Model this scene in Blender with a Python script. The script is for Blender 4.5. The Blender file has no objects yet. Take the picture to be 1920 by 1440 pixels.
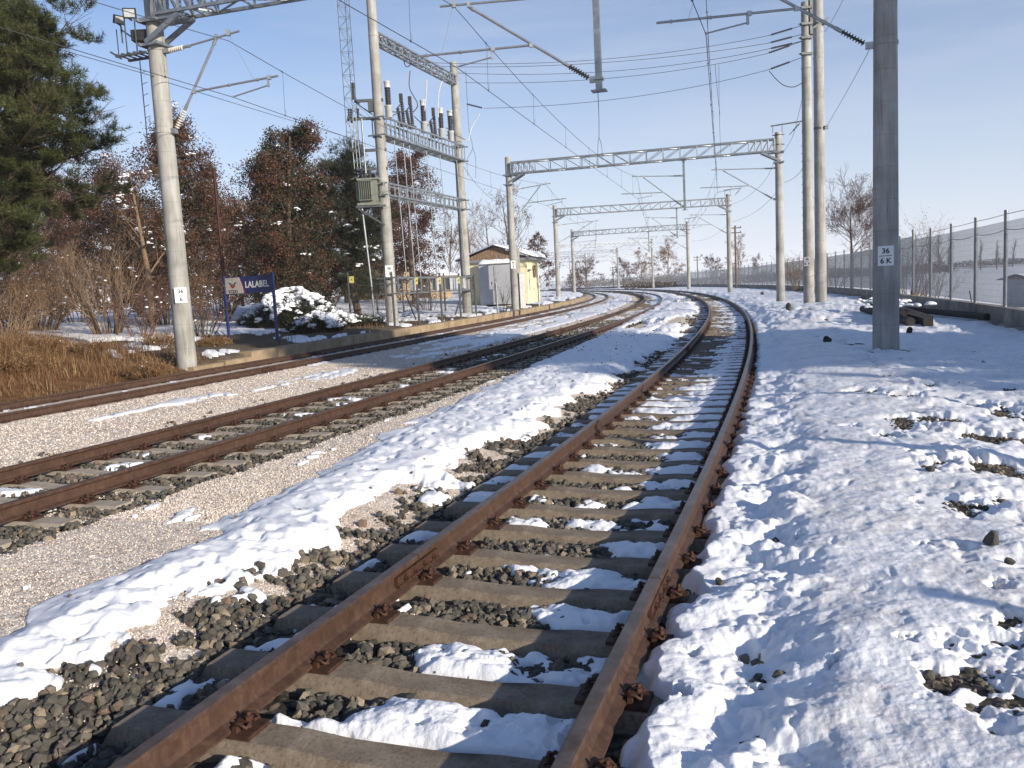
import bpy, math, random
import numpy as np
from mathutils import Vector, Matrix
sc = bpy.context.scene
R = math.radians
# ---------------------------------------------------------------- camera
CAMH, PITCH, ROLL, FPX = 1.7631, 0.1135, -0.0520, 1587.45
_c, _s = math.cos(PITCH), math.sin(PITCH)
FWD = np.array([0, _c, -_s]); _up = np.array([0, _s, _c]); _r = np.array([1., 0, 0])
RGT = math.cos(ROLL)*_r + math.sin(ROLL)*_up
UPV = -math.sin(ROLL)*_r + math.cos(ROLL)*_up
cam_data = bpy.data.cameras.new("camera"); cam = bpy.data.objects.new("camera", cam_data)
sc.collection.objects.link(cam); sc.camera = cam
cam_data.sensor_fit = 'HORIZONTAL'; cam_data.sensor_width = 36.0
cam_data.lens = FPX/1920*36.0; cam_data.clip_start = 0.05; cam_data.clip_end = 9000
m = Matrix(((RGT[0], UPV[0], -FWD[0], 0), (RGT[1], UPV[1], -FWD[1], 0), (RGT[2], UPV[2], -FWD[2], CAMH), (0, 0, 0, 1)))
cam.matrix_world = m
# ---------------------------------------------------------------- sky and sun
SUN_EL = R(18.5)
SUN_H = np.array([0.72, -0.69]); SUN_H /= np.linalg.norm(SUN_H)      # horizontal direction towards the sun
sun_dir = Vector((SUN_H[0]*math.cos(SUN_EL), SUN_H[1]*math.cos(SUN_EL), math.sin(SUN_EL)))
sun_data = bpy.data.lights.new("sun", 'SUN'); sun_data.energy = 5.0; sun_data.angle = R(0.55)
sun_data.color = (1.0, 0.90, 0.76)
sun = bpy.data.objects.new("sun", sun_data); sc.collection.objects.link(sun)
sun.rotation_euler = sun_dir.to_track_quat('Z', 'Y').to_euler(); sun.location = (30, -30, 40)
world = bpy.data.worlds.new("World"); sc.world = world; world.use_nodes = True
wn, wl = world.node_tree.nodes, world.node_tree.links
wn.clear()
w_out = wn.new('ShaderNodeOutputWorld'); w_bg = wn.new('ShaderNodeBackground')
w_sky = wn.new('ShaderNodeTexSky'); w_sky.sky_type = 'NISHITA'; w_sky.sun_disc = False
w_sky.sun_elevation = SUN_EL; w_sky.sun_rotation = math.atan2(SUN_H[0], SUN_H[1])
w_sky.altitude = 900; w_sky.air_density = 1.0; w_sky.dust_density = 0.4; w_sky.ozone_density = 3.2
w_bg.inputs['Strength'].default_value = 0.105
# thin high cloud veils, by direction
w_tc = wn.new('ShaderNodeTexCoord'); w_mp = wn.new('ShaderNodeMapping'); w_mp.inputs['Scale'].default_value = (1.5, 1.5, 13.0)
w_mp.inputs['Rotation'].default_value = (0.06, -0.05, 0.3)
w_no = wn.new('ShaderNodeTexNoise'); w_no.inputs['Scale'].default_value = 1.3; w_no.inputs['Detail'].default_value = 5
w_no.inputs['Roughness'].default_value = 0.55
w_cr = wn.new('ShaderNodeValToRGB'); w_cr.color_ramp.elements[0].position = 0.50; w_cr.color_ramp.elements[1].position = 0.74
w_cr.color_ramp.elements[0].color = (0, 0, 0, 1); w_cr.color_ramp.elements[1].color = (0.34, 0.34, 0.34, 1)
w_mx = wn.new('ShaderNodeMixRGB'); w_mx.inputs['Color2'].default_value = (4.7, 5.1, 6.0, 1)
wl.new(w_tc.outputs['Generated'], w_mp.inputs['Vector']); wl.new(w_mp.outputs[0], w_no.inputs['Vector'])
wl.new(w_no.outputs['Fac'], w_cr.inputs[0]); wl.new(w_cr.outputs[0], w_mx.inputs['Fac'])
# pale winter haze layer low over the horizon
w_sep = wn.new('ShaderNodeSeparateXYZ'); wl.new(w_tc.outputs['Generated'], w_sep.inputs[0])
w_hr = wn.new('ShaderNodeValToRGB'); w_hr.color_ramp.elements[0].color = (.93, .93, .93, 1); w_hr.color_ramp.elements[1].color = (.0, .0, .0, 1)
w_hr.color_ramp.elements[1].position = .34; _e = w_hr.color_ramp.elements.new(.12); _e.color = (.58, .58, .58, 1)
wl.new(w_sep.outputs[2], w_hr.inputs[0])
w_hz = wn.new('ShaderNodeMixRGB'); w_hz.inputs['Color2'].default_value = (5.1, 5.5, 6.3, 1)
w_tn = wn.new('ShaderNodeMixRGB'); w_tn.blend_type = 'MULTIPLY'; w_tn.inputs['Fac'].default_value = 1.0; w_tn.inputs['Color2'].default_value = (.92, .98, 1.08, 1)
wl.new(w_sky.outputs[0], w_tn.inputs['Color1'])
wl.new(w_hr.outputs[0], w_hz.inputs['Fac']); wl.new(w_tn.outputs[0], w_hz.inputs['Color1'])
wl.new(w_hz.outputs[0], w_mx.inputs['Color1']); wl.new(w_mx.outputs[0], w_bg.inputs['Color'])
wl.new(w_bg.outputs[0], w_out.inputs['Surface'])
sc.view_settings.view_transform = 'Standard'; sc.view_settings.look = 'None'
sc.view_settings.gamma = 1.0; sc.view_settings.exposure = 0.40
sc.cycles.max_bounces = 6; sc.cycles.diffuse_bounces = 3; sc.cycles.glossy_bounces = 2
sc.cycles.transparent_max_bounces = 8; sc.cycles.volume_bounces = 1

# ---------------------------------------------------------------- helpers
rng = np.random.default_rng(7); random.seed(7)
LINK = sc.collection.objects.link

def W(px, py, Y):
    """world point seen at photo pixel (1920 wide) at world depth Y"""
    d = FWD + (px-960)/FPX*RGT - (py-720)/FPX*UPV
    return np.array([0, 0, CAMH]) + d*(Y/d[1])
def G(px, py, z=0.0):
    d = FWD + (px-960)/FPX*RGT - (py-720)/FPX*UPV
    return np.array([0, 0, CAMH]) + d*((z-CAMH)/d[2])

def tag(o, label=None, cat=None, group=None, kind=None):
    if label: o['label'] = label
    if cat: o['category'] = cat
    if group: o['group'] = group
    if kind: o['kind'] = kind
    return o
def empty(name, loc=(0, 0, 0), rz=0, label=None, cat=None, group=None):
    o = bpy.data.objects.new(name, None); LINK(o); o.location = loc; o.rotation_euler = (0, 0, rz)
    o.empty_display_size = 0.2
    return tag(o, label, cat, group)
def link(name, me, mat=None, parent=None):
    o = bpy.data.objects.new(name, me); LINK(o)
    if mat is not None and not me.materials:
        for mm in (mat if isinstance(mat, (list, tuple)) else [mat]): me.materials.append(mm)
    if parent is not None: o.parent = parent
    return o
def mesh_np(name, V, F, smooth=False, mi=None):
    V = np.asarray(V, np.float32); F = np.asarray(F, np.int32)
    me = bpy.data.meshes.new(name); k = F.shape[1]
    me.vertices.add(len(V)); me.vertices.foreach_set('co', V.ravel())
    me.loops.add(F.size); me.loops.foreach_set('vertex_index', F.ravel())
    me.polygons.add(len(F)); me.polygons.foreach_set('loop_start', np.arange(0, F.size, k, dtype=np.int32))
    me.polygons.foreach_set('use_smooth', np.full(len(F), smooth))
    if mi is not None: me.polygons.foreach_set('material_index', np.asarray(mi, np.int32))
    me.update(calc_edges=True)
    return me

class MB:
    """collects simple solids into one mesh"""
    def __init__(s): s.v = []; s.f = []; s.sm = []; s.mi = []; s.m = 0
    def _add(s, vs, fs, smooth=False):
        n = len(s.v); s.v += [tuple(map(float, p)) for p in vs]
        s.f += [tuple(n+i for i in f) for f in fs]; s.sm += [smooth]*len(fs); s.mi += [s.m]*len(fs)
    def box(s, c, size, rz=0, M=None):
        x, y, z = [q/2 for q in size]
        P = [Vector(p) for p in ((-x,-y,-z),(x,-y,-z),(x,y,-z),(-x,y,-z),(-x,-y,z),(x,-y,z),(x,y,z),(-x,y,z))]
        if M is None: M = Matrix.Rotation(rz, 3, 'Z')
        s._add([M @ p + Vector(c) for p in P], [(0,3,2,1),(4,5,6,7),(0,1,5,4),(1,2,6,5),(2,3,7,6),(3,0,4,7)])
        return s
    def bar(s, a, b, w, h=None, up=(0, 0, 1)):
        """rectangular bar from a to b"""
        h = h or w; a = Vector(a); b = Vector(b); d = (b-a)
        if d.length < 1e-6: return s
        d.normalize(); u = Vector(up)
        if abs(d.dot(u)) > .98: u = Vector((1, 0, 0)) if abs(d.x) < .9 else Vector((0, 1, 0))
        x = d.cross(u).normalized(); y = x.cross(d).normalized()
        P = [a+x*i*w/2+y*j*h/2 for i, j in ((-1,-1),(1,-1),(1,1),(-1,1))] + [b+x*i*w/2+y*j*h/2 for i, j in ((-1,-1),(1,-1),(1,1),(-1,1))]
        s._add(P, [(0,1,2,3),(7,6,5,4),(0,4,5,1),(1,5,6,2),(2,6,7,3),(3,7,4,0)])
        return s
    def tube(s, pts, r, n=8, caps=True, smooth=True):
        pts = [Vector(p) for p in pts]; rs = r if isinstance(r, (list, tuple)) else [r]*len(pts)
        rings = []; ref = None
        for i, p in enumerate(pts):
            d = (pts[min(i+1, len(pts)-1)] - pts[max(i-1, 0)])
            if d.length < 1e-9: d = Vector((0, 0, 1))
            d.normalize()
            if ref is None: ref = Vector((0, 0, 1)) if abs(d.z) < .9 else Vector((1, 0, 0))
            x = d.cross(ref).normalized(); y = x.cross(d).normalized(); ref = y
            rings.append([p+(x*math.cos(2*math.pi*k/n)+y*math.sin(2*math.pi*k/n))*rs[i] for k in range(n)])
        vs = [q for rg in rings for q in rg]; fs = []
        for i in range(len(pts)-1):
            for k in range(n):
                a, b = i*n+k, i*n+(k+1) % n
                fs.append((a, b, b+n, a+n))
        s._add(vs, fs, smooth)
        if caps:
            s._add(rings[0], [tuple(range(n))]); s._add(rings[-1], [tuple(reversed(range(n)))])
        return s
    def lathe(s, a, b, prof, n=10, smooth=True):
        """prof = [(t, radius)...] along a->b"""
        a = Vector(a); b = Vector(b)
        return s.tube([a+(b-a)*t for t, _ in prof], [r_ for _, r_ in prof], n, True, smooth) if False else s._lathe(a, b, prof, n, smooth)
    def _lathe(s, a, b, prof, n, smooth):
        d = (b-a).normalized(); ref = Vector((0, 0, 1)) if abs(d.z) < .9 else Vector((1, 0, 0))
        x = d.cross(ref).normalized(); y = x.cross(d).normalized()
        vs = []
        for t, r_ in prof:
            p = a+(b-a)*t
            vs += [p+(x*math.cos(2*math.pi*k/n)+y*math.sin(2*math.pi*k/n))*r_ for k in range(n)]
        fs = [(i*n+k, i*n+(k+1) % n, (i+1)*n+(k+1) % n, (i+1)*n+k) for i in range(len(prof)-1) for k in range(n)]
        s._add(vs, fs, smooth)
        s._add(vs[:n], [tuple(range(n))]); s._add(vs[-n:], [tuple(reversed(range(n)))])
        return s
    def prism(s, outline, a, b, y):
        """outline in (x,z) at y=a..; extruded along vector y"""
        n = len(outline); P0 = [Vector(p) for p in outline]; off = Vector(y)
        s._add(P0+[p+off for p in P0], [tuple(range(n)), tuple(reversed(range(n, 2*n)))]+[(i, n+i, n+(i+1) % n, (i+1) % n) for i in range(n)])
        return s
    def mesh(s, name):
        me = bpy.data.meshes.new(name); me.from_pydata(s.v, [], s.f)
        me.polygons.foreach_set('use_smooth', s.sm); me.polygons.foreach_set('material_index', s.mi); me.update()
        return me
    def build(s, name, mat, parent=None): return link(name, s.mesh(name), mat, parent)

def copy_tree(o, parent=None):
    c = o.copy(); LINK(c); c.parent = parent
    for ch in list(o.children): copy_tree(ch, c)
    return c

# template instancing into one mesh
def inst(name, tv, tf, P, Rm, S, smooth=False):
    """tv (n,3) tf (m,k); P (N,3); Rm (N,3,3); S (N,) or (N,3)"""
    S = np.asarray(S, float)
    if S.ndim == 1: S = np.repeat(S[:, None], 3, 1)
    V = np.einsum('nij,nvj->nvi', Rm, tv[None]*S[:, None, :]) + P[:, None, :]
    F = tf[None]+(np.arange(len(P))*len(tv))[:, None, None]
    return V.reshape(-1, 3), F.reshape(-1, tf.shape[1])
def rand_rot(n):
    q = rng.normal(size=(n, 4)); q /= np.linalg.norm(q, axis=1)[:, None]
    w, x, y, z = q.T
    return np.stack([1-2*(y*y+z*z), 2*(x*y-w*z), 2*(x*z+w*y), 2*(x*y+w*z), 1-2*(x*x+z*z), 2*(y*z-w*x), 2*(x*z-w*y), 2*(y*z+w*x), 1-2*(x*x+y*y)], -1).reshape(n, 3, 3)
def rotz(a):
    c, s_ = np.cos(a), np.sin(a); o = np.zeros_like(a); i = np.ones_like(a)
    return np.stack([c, -s_, o, s_, c, o, o, o, i], -1).reshape(-1, 3, 3)
def ico(sub):
    import bmesh
    bm = bmesh.new(); bmesh.ops.create_icosphere(bm, subdivisions=sub, radius=1.0)
    v = np.array([p.co[:] for p in bm.verts]); f = np.array([[q.index for q in t.verts] for t in bm.faces]); bm.free()
    return v, f

# value noise
def _h(ix, iy, seed):
    h = (ix.astype(np.int64)*374761393 + iy.astype(np.int64)*668265263 + seed*1442695041) & 0xffffffff
    h = ((h ^ (h >> 13))*1274126177) & 0xffffffff
    h = ((h ^ (h >> 16))*2246822519) & 0xffffffff
    return ((h ^ (h >> 15)) & 0xffffff)/float(0xffffff)
def vn(x, y, seed=0):
    ix = np.floor(x); iy = np.floor(y); fx = x-ix; fy = y-iy
    fx = fx*fx*fx*(fx*(fx*6-15)+10); fy = fy*fy*fy*(fy*(fy*6-15)+10)
    a = _h(ix, iy, seed); b = _h(ix+1, iy, seed); c = _h(ix, iy+1, seed); d = _h(ix+1, iy+1, seed)
    return (a+(b-a)*fx)*(1-fy)+(c+(d-c)*fx)*fy
def fbm(x, y, sc_, seed=0, oct_=4, gain=.5):
    t = 0; a = 1; n = 0; ca, sa = math.cos(.6), math.sin(.6); x = x/sc_; y = y/sc_
    for i in range(oct_):
        t = t+a*vn(x, y, seed+i*17); n += a; a *= gain
        x, y = (x*ca-y*sa)*2.03+3.1, (x*sa+y*ca)*2.03+7.7
    return t/n
def ss(a, b, x):
    t = np.clip((x-a)/(b-a), 0, 1); return t*t*(3-2*t)
def pits(x, y, cell, seed, rmin, rmax, p=1.0):
    """scattered round dents / lumps: distance-normalised bowls 0..1"""
    gx = np.floor(x/cell); gy = np.floor(y/cell); out = np.zeros_like(x)
    for dx in (-1, 0, 1):
        for dy in (-1, 0, 1):
            jx, jy = gx+dx, gy+dy
            cx = (jx+.15+.7*_h(jx, jy, seed))*cell; cy = (jy+.15+.7*_h(jx, jy, seed+1))*cell
            r = rmin+(rmax-rmin)*_h(jx, jy, seed+2); th = _h(jx, jy, seed+3)*3.14159; el = 1+1.2*_h(jx, jy, seed+5)
            on = _h(jx, jy, seed+4) < p
            ux = (x-cx)*np.cos(th)+(y-cy)*np.sin(th); uy = -(x-cx)*np.sin(th)+(y-cy)*np.cos(th)
            d = np.sqrt((ux*el)**2+uy**2)/r
            out = np.maximum(out, np.where(on, np.clip(1-d*d, 0, 1), 0))
    return out

# ---------------------------------------------------------------- materials
def mat(name): 
    m_ = bpy.data.materials.new(name); m_.use_nodes = True
    nt = m_.node_tree; b = nt.nodes['Principled BSDF']; return m_, nt, b
def N(nt, t, **kw):
    n = nt.nodes.new(t)
    for k, v_ in kw.items():
        if k in n.inputs: n.inputs[k].default_value = v_
        else: setattr(n, k, v_)
    return n
def ramp(nt, stops, fac):
    n = nt.nodes.new('ShaderNodeValToRGB'); cr = n.color_ramp
    while len(cr.elements) < len(stops): cr.elements.new(.5)
    for e, (p, c) in zip(cr.elements, stops): e.position = p; e.color = (c[0], c[1], c[2], 1)
    nt.links.new(fac, n.inputs[0]); return n
def coords(nt, scale=(1, 1, 1), kind='Object'):
    t = nt.nodes.new('ShaderNodeTexCoord'); mp = nt.nodes.new('ShaderNodeMapping'); mp.inputs['Scale'].default_value = scale
    nt.links.new(t.outputs[kind], mp.inputs['Vector']); return mp.outputs[0]
def noise(nt, vec, scale, detail=4, rough=.55):
    n = nt.nodes.new('ShaderNodeTexNoise'); n.inputs['Scale'].default_value = scale; n.inputs['Detail'].default_value = detail
    n.inputs['Roughness'].default_value = rough; nt.links.new(vec, n.inputs['Vector']); return n
def mixc(nt, fac, a, b, mode='MIX'):
    n = nt.nodes.new('ShaderNodeMixRGB'); n.blend_type = mode
    for key, v_ in (('Fac', fac), ('Color1', a), ('Color2', b)):
        if isinstance(v_, (int, float)): n.inputs[key].default_value = v_
        elif isinstance(v_, tuple): n.inputs[key].default_value = (*v_[:3], 1)
        else: nt.links.new(v_, n.inputs[key])
    return n.outputs[0]
def bump(nt, b, h, strength=.5, dist=.01):
    n = nt.nodes.new('ShaderNodeBump'); n.inputs['Strength'].default_value = strength; n.inputs['Distance'].default_value = dist
    nt.links.new(h, n.inputs['Height']); nt.links.new(n.outputs[0], b.inputs['Normal']); return n
def mottled(name, c1, c2, scale=4, rough=.7, metal=0, bmp=.3, bd=.005, stops=None, bs=None, streak=False):
    m_, nt, b = mat(name)
    v_ = coords(nt, (1, 1, .18) if streak else (1, 1, 1)); n1 = noise(nt, v_, scale, 6, .65)
    c = ramp(nt, stops or [(.35, c1), (.68, c2)], n1.outputs['Fac'])
    nt.links.new(c.outputs[0], b.inputs['Base Color']); b.inputs['Roughness'].default_value = rough; b.inputs['Metallic'].default_value = metal
    if bmp:
        n2 = noise(nt, coords(nt), bs or scale*6, 5, .6); bump(nt, b, n2.outputs['Fac'], bmp, bd)
    return m_
def island(name, cols, rough=.8, trans=0, spec=.3, noise_amt=0):
    """colour varies per loose piece (leaf, stone, blade)"""
    m_, nt, b = mat(name)
    g = nt.nodes.new('ShaderNodeNewGeometry')
    n = len(cols); c = ramp(nt, [((i+.5)/n, k) for i, k in enumerate(cols)], g.outputs['Random Per Island'])
    out = c.outputs[0]
    if noise_amt:
        n1 = noise(nt, coords(nt), 45, 3); out = mixc(nt, noise_amt, out, ramp(nt, [(.3, (.3,.3,.3)), (.7, (1,1,1))], n1.outputs['Fac']).outputs[0], 'MULTIPLY')
    nt.links.new(out, b.inputs['Base Color']); b.inputs['Roughness'].default_value = rough
    b.inputs['Specular IOR Level'].default_value = spec
    if trans:
        tr = nt.nodes.new('ShaderNodeBsdfTranslucent'); nt.links.new(out, tr.inputs['Color'])
        mx = nt.nodes.new('ShaderNodeMixShader'); mx.inputs[0].default_value = trans
        nt.links.new(b.outputs[0], mx.inputs[1]); nt.links.new(tr.outputs[0], mx.inputs[2])
        nt.links.new(mx.outputs[0], nt.nodes['Material Output'].inputs['Surface'])
    return m_
M = {}
M['concrete_pole'] = None
def pole_mat():
    m_, nt, b = mat('spun_concrete')
    v_ = coords(nt); n1 = noise(nt, coords(nt, (1, 1, .12)), 9, 5, .6); n2 = noise(nt, v_, 1.3, 4)
    c = ramp(nt, [(.3, (.30, .29, .265)), (.7, (.45, .44, .41))], n1.outputs['Fac']).outputs[0]
    c = mixc(nt, .55, c, ramp(nt, [(.35, (.45, .44, .40)), (.65, (1, 1, 1))], n2.outputs['Fac']).outputs[0], 'MULTIPLY')
    n5 = noise(nt, coords(nt, (1, 1, .035)), 22, 4, .7); c = mixc(nt, .55, c, ramp(nt, [(.33, (.30, .29, .27)), (.43, (1, 1, 1))], n5.outputs['Fac']).outputs[0], 'MULTIPLY')
    # casting rings
    sx = nt.nodes.new('ShaderNodeSeparateXYZ'); nt.links.new(v_, sx.inputs[0])
    ma = N(nt, 'ShaderNodeMath', operation='MULTIPLY'); ma.inputs[1].default_value = 1/.62; nt.links.new(sx.outputs[2], ma.inputs[0])
    fr = N(nt, 'ShaderNodeMath', operation='FRACT'); nt.links.new(ma.outputs[0], fr.inputs[0])
    rr = ramp(nt, [(0, (.72, .72, .72)), (.03, (.85, .85, .85)), (.05, (1, 1, 1))], fr.outputs[0])
    c = mixc(nt, .6, c, rr.outputs[0], 'MULTIPLY')
    nt.links.new(c, b.inputs['Base Color']); b.inputs['Roughness'].default_value = .85
    n3 = noise(nt, v_, 40, 4); bump(nt, b, n3.outputs['Fac'], .25, .004)
    return m_
M['concrete_pole'] = pole_mat()
M['galv'] = mottled('galvanised_steel', (.24, .26, .27), (.38, .40, .41), 6, .5, .75, .1)
M['galv_dark'] = mottled('weathered_steel', (.09, .095, .10), (.17, .18, .18), 6, .55, .6, .1)
M['tube'] = mottled('cantilever_tube', (.33, .34, .34), (.48, .49, .49), 5, .45, .7, .05)
M['wire'] = mottled('copper_wire', (.05, .05, .055), (.09, .085, .08), 8, .6, .3, 0)
M['black'] = mottled('black_paint', (.012, .012, .013), (.03, .03, .03), 12, .5, 0, .05)
M['porcelain'] = mottled('cream_porcelain', (.55, .52, .44), (.70, .67, .58), 9, .3, 0, .0)
M['porcelain_dark'] = mottled('dark_ribbed_insulator', (.03, .028, .028), (.07, .06, .06), 9, .35, 0, .0)
M['white_metal'] = mottled('white_enamel', (.46, .47, .46), (.62, .62, .60), 6, .4, 0, .05)
M['plate_white'] = mottled('white_plate', (.74, .74, .72), (.84, .84, .82), 14, .5, 0, .0)
M['rust_rail'] = None
def rail_mat():
    m_, nt, b = mat('rusty_rail_steel')
    v_ = coords(nt); n1 = noise(nt, v_, 14, 6, .7); n2 = noise(nt, coords(nt, (1, 1, .15)), 38, 4, .6); n4 = noise(nt, v_, 1.1, 3)
    c = ramp(nt, [(.25, (.055, .026, .016)), (.5, (.092, .050, .032)), (.75, (.15, .086, .056))], n1.outputs['Fac']).outputs[0]
    c = mixc(nt, .5, c, ramp(nt, [(.35, (.42, .36, .33)), (.6, (1, 1, 1))], n2.outputs['Fac']).outputs[0], 'MULTIPLY')
    c = mixc(nt, .5, c, ramp(nt, [(.35, (.55, .5, .48)), (.65, (1.0, 1.0, 1.0))], n4.outputs['Fac']).outputs[0], 'MULTIPLY')
    nt.links.new(c, b.inputs['Base Color']); b.inputs['Roughness'].default_value = .62; b.inputs['Metallic'].default_value = .15
    n3 = noise(nt, v_, 120, 4); bump(nt, b, n3.outputs['Fac'], .35, .002); return m_
M['rust_rail'] = rail_mat()
M['rail_top'] = mottled('rail_running_surface', (.10, .068, .05), (.20, .15, .12), 9, .38, .55, .15, .001)
M['clip'] = mottled('rusty_fastening', (.035, .016, .010), (.095, .040, .022), 30, .7, .2, .4, .002)
M['sleeper'] = None
def sleeper_mat():
    m_, nt, b = mat('sleeper_concrete')
    v_ = coords(nt, kind='Object'); n1 = noise(nt, v_, 6, 6, .7); n2 = noise(nt, v_, 55, 5, .7); n4 = noise(nt, v_, 1.7, 2)
    c = ramp(nt, [(.3, (.14, .105, .072)), (.5, (.21, .165, .118)), (.72, (.30, .25, .19))], n1.outputs['Fac']).outputs[0]
    c = mixc(nt, .45, c, ramp(nt, [(.38, (.35, .32, .3)), (.5, (1, 1, 1))], n2.outputs['Fac']).outputs[0], 'MULTIPLY')
    c = mixc(nt, 1.0, c, ramp(nt, [(.36, (.36, .33, .30)), (.42, (1, 1, 1))], n4.outputs['Fac']).outputs[0], 'MULTIPLY')
    nt.links.new(c, b.inputs['Base Color']); b.inputs['Roughness'].default_value = .9
    bump(nt, b, n2.outputs['Fac'], .6, .006); return m_
M['sleeper'] = sleeper_mat()
M['sleeper_pale'] = mottled('pale_sunlit_sleeper', (.27, .225, .17), (.42, .36, .29), 5, .9, 0, .5, .006)  # lighter copy of the sleeper concrete, sunlit tone put into the colour
M['stone'] = island('ballast_stone', [(.065,.061,.053),(.10,.092,.076),(.135,.12,.096),(.078,.074,.064),(.12,.11,.09),(.17,.15,.115),(.058,.055,.050),(.10,.092,.076),(.33,.265,.19),(.145,.13,.105),(.085,.08,.068),(.20,.14,.10)], .88, noise_amt=.5)
M['grit'] = island('fine_gravel_chip', [(.66,.57,.48),(.50,.42,.34),(.76,.69,.61),(.60,.48,.40),(.34,.29,.24),(.80,.75,.68)], .9)
# ---------------------------------------------------------------- the three track centre lines (x0, heading, curvature terms)
TRK = {3: (-1.66291505, -0.35123966, 0.00331953, -0.00294201, 0.00134222), 2: (-7.6821683, -0.35480556, 0.0019436, 0.00166294, -0.00115981), 1: (-13.81963525, -0.3523398, 0.00159403, 0.00202423, -0.00107728)}
TRACK = {}
for i, (x0, th, k0, k1, k2) in TRK.items():
    ds = .1; s = np.arange(0, 300+ds, ds); c = s/100; k = k0+k1*c+k2*c*c
    a = th+np.concatenate([[0], np.cumsum((k[1:]+k[:-1])/2*ds)]); am = (a[1:]+a[:-1])/2
    x = x0+np.concatenate([[0], np.cumsum(-np.sin(am)*ds)]); y = np.concatenate([[0], np.cumsum(np.cos(am)*ds)])
    sb = np.arange(-400, 0)*ds
    TRACK[i] = (np.r_[sb, s], np.r_[x0-math.sin(th)*sb, x], np.r_[math.cos(th)*sb, y], np.r_[np.full(len(sb), th), a])
def tp(i, s, d=0., z=0.):
    """world point(s) on track i at arc s, offset d to the right, height z"""
    S, X, Y, A = TRACK[i]
    a = np.interp(s, S, A); x = np.interp(s, S, X)+d*np.cos(a); y = np.interp(s, S, Y)+d*np.sin(a)
    return np.stack([x, y, np.broadcast_to(np.asarray(z, float), np.shape(x))], -1)
def th(i, s): return np.interp(s, TRACK[i][0], TRACK[i][3])
def sd(i, x, y):
    S, X, Y, A = TRACK[i]
    s = np.interp(y, Y[:], S)
    for _ in range(9):
        s = np.clip(s, -40, 300)
        a = np.interp(s, S, A); e = (x-np.interp(s, S, X))*(-np.sin(a))+(y-np.interp(s, S, Y))*np.cos(a)
        s = s+np.clip(e, -30, 30)*.85
    s = np.clip(s, -40, 300); a = np.interp(s, S, A); dx = x-np.interp(s, S, X); dy = y-np.interp(s, S, Y)
    e = dx*(-np.sin(a))+dy*np.cos(a); d = dx*np.cos(a)+dy*np.sin(a)
    d = np.where(np.abs(e) > .5, np.sign(d)*np.hypot(dx, dy), d)
    return s, d
BLOBS = [(*G(px, py)[:2], r_) for px, py, r_ in ((1850, 1300, .17), (1790, 1345, .15), (1900, 1240, .12), (1885, 1390, .2), (1700, 1275, .05), (1560, 1300, .04), (1290, 1245, .05), (1230, 1330, .09), (1420, 1310, .03), (1885, 1165, .09), (1760, 905, .14), (1670, 850, .18), (1720, 985, .05), (1730, 1075, .05), (1600, 830, .12),
         (1590, 655, .5), (1530, 645, .5), (1480, 610, .6), (1640, 672, .3), (1740, 740, .2), (1840, 990, .06), (1620, 760, .25), (1500, 870, .05), (1390, 935, .05), (1500, 1030, .03))]
PH = .3; SP = .6                                   # sleeper phase and spacing on the near track
def hgt(x, y, c=None):
    s1, d1, s2, d2, s3, d3 = c if c is not None else (*sd(1, x, y), *sd(2, x, y), *sd(3, x, y))
    r = np.hypot(x, y)
    # gravel between the tracks
    z = .02+.02*(fbm(x, y, 1.7, 3, 3)-.5)*np.minimum(1, 40/np.maximum(r, 1))
    # near track bed
    l3 = ss(-2.0, -1.25, d3); r3 = 1-ss(.95, 1.6, d3); bed = np.minimum(l3, r3)
    z = z+(-.075-z)*bed
    z = np.where(d3 > 1.2, z*(1-ss(1.2, 1.7, d3))+(.06+.06*(fbm(x, y, 1.1, 9, 3)-.5))*ss(1.2, 1.7, d3), z)+.075*ss(1.2, 2.2, d3)*(1-ss(2.6, 4, d3))
    # middle track bed
    b2 = ss(-1.9, -1.2, d2)*(1-ss(1.25, 1.75, d2)); z = z*(1-b2)+(-.045)*b2
    # left of the far track: bank, then platform level
    L = -d1
    plat = .30*ss(1.75, 2.1, L)+.12*ss(2.1, 3.4, L)+.40*ss(3.2, 12, L)+.35*ss(12, 20, L)
    wild = .9*ss(1.9, 6, L)*(1-.0*L)+.28*ss(6, 18, L)
    bankf = .86*ss(2.0, 4.6, L)*(1-ss(7.5, 12, L))
    w = ss(20.5, 25.0, s1)
    zl = (wild+bankf*(1-ss(13, 21, s1)))*(1-w)+plat*w
    zl = zl+(.10*(fbm(x, y, 1.3, 21, 4)-.5)*ss(2.3, 4, L)+.5*(fbm(x, y, 9., 22, 3)-.5)*ss(8, 20, L))*(1-.5*w)
    z = np.where(L > 1.4, z*(1-ss(1.4, 1.9, L))+zl*ss(1.4, 1.75, L), z)
    # right side heaps
    z = z+.38*np.exp(-(((x-14.2)/2.6)**2+((y-36.0)/2.8)**2))+.22*np.exp(-(((x-10.9)/1.5)**2+((y-30.)/3.0)**2))
    z = z+.16*np.exp(-(((x-9.2)/1.8)**2+((y-15.0)/1.6)**2))
    z = z+ss(1.8, 3.5, d3)*(.10*(fbm(x, y, 2.6, 31, 3)-.45))*(1-ss(60, 120, r))
    z = z-2.7*ss(8.9, 18, d3)*(1-ss(95, 150, s3))*(s3 > -39)
    # open country
    z = z+ss(500, 2600, r)*(11*fbm(x, y, 900., 41, 4)-2)*np.where(r > 480, 1, 0)
    return z
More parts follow.
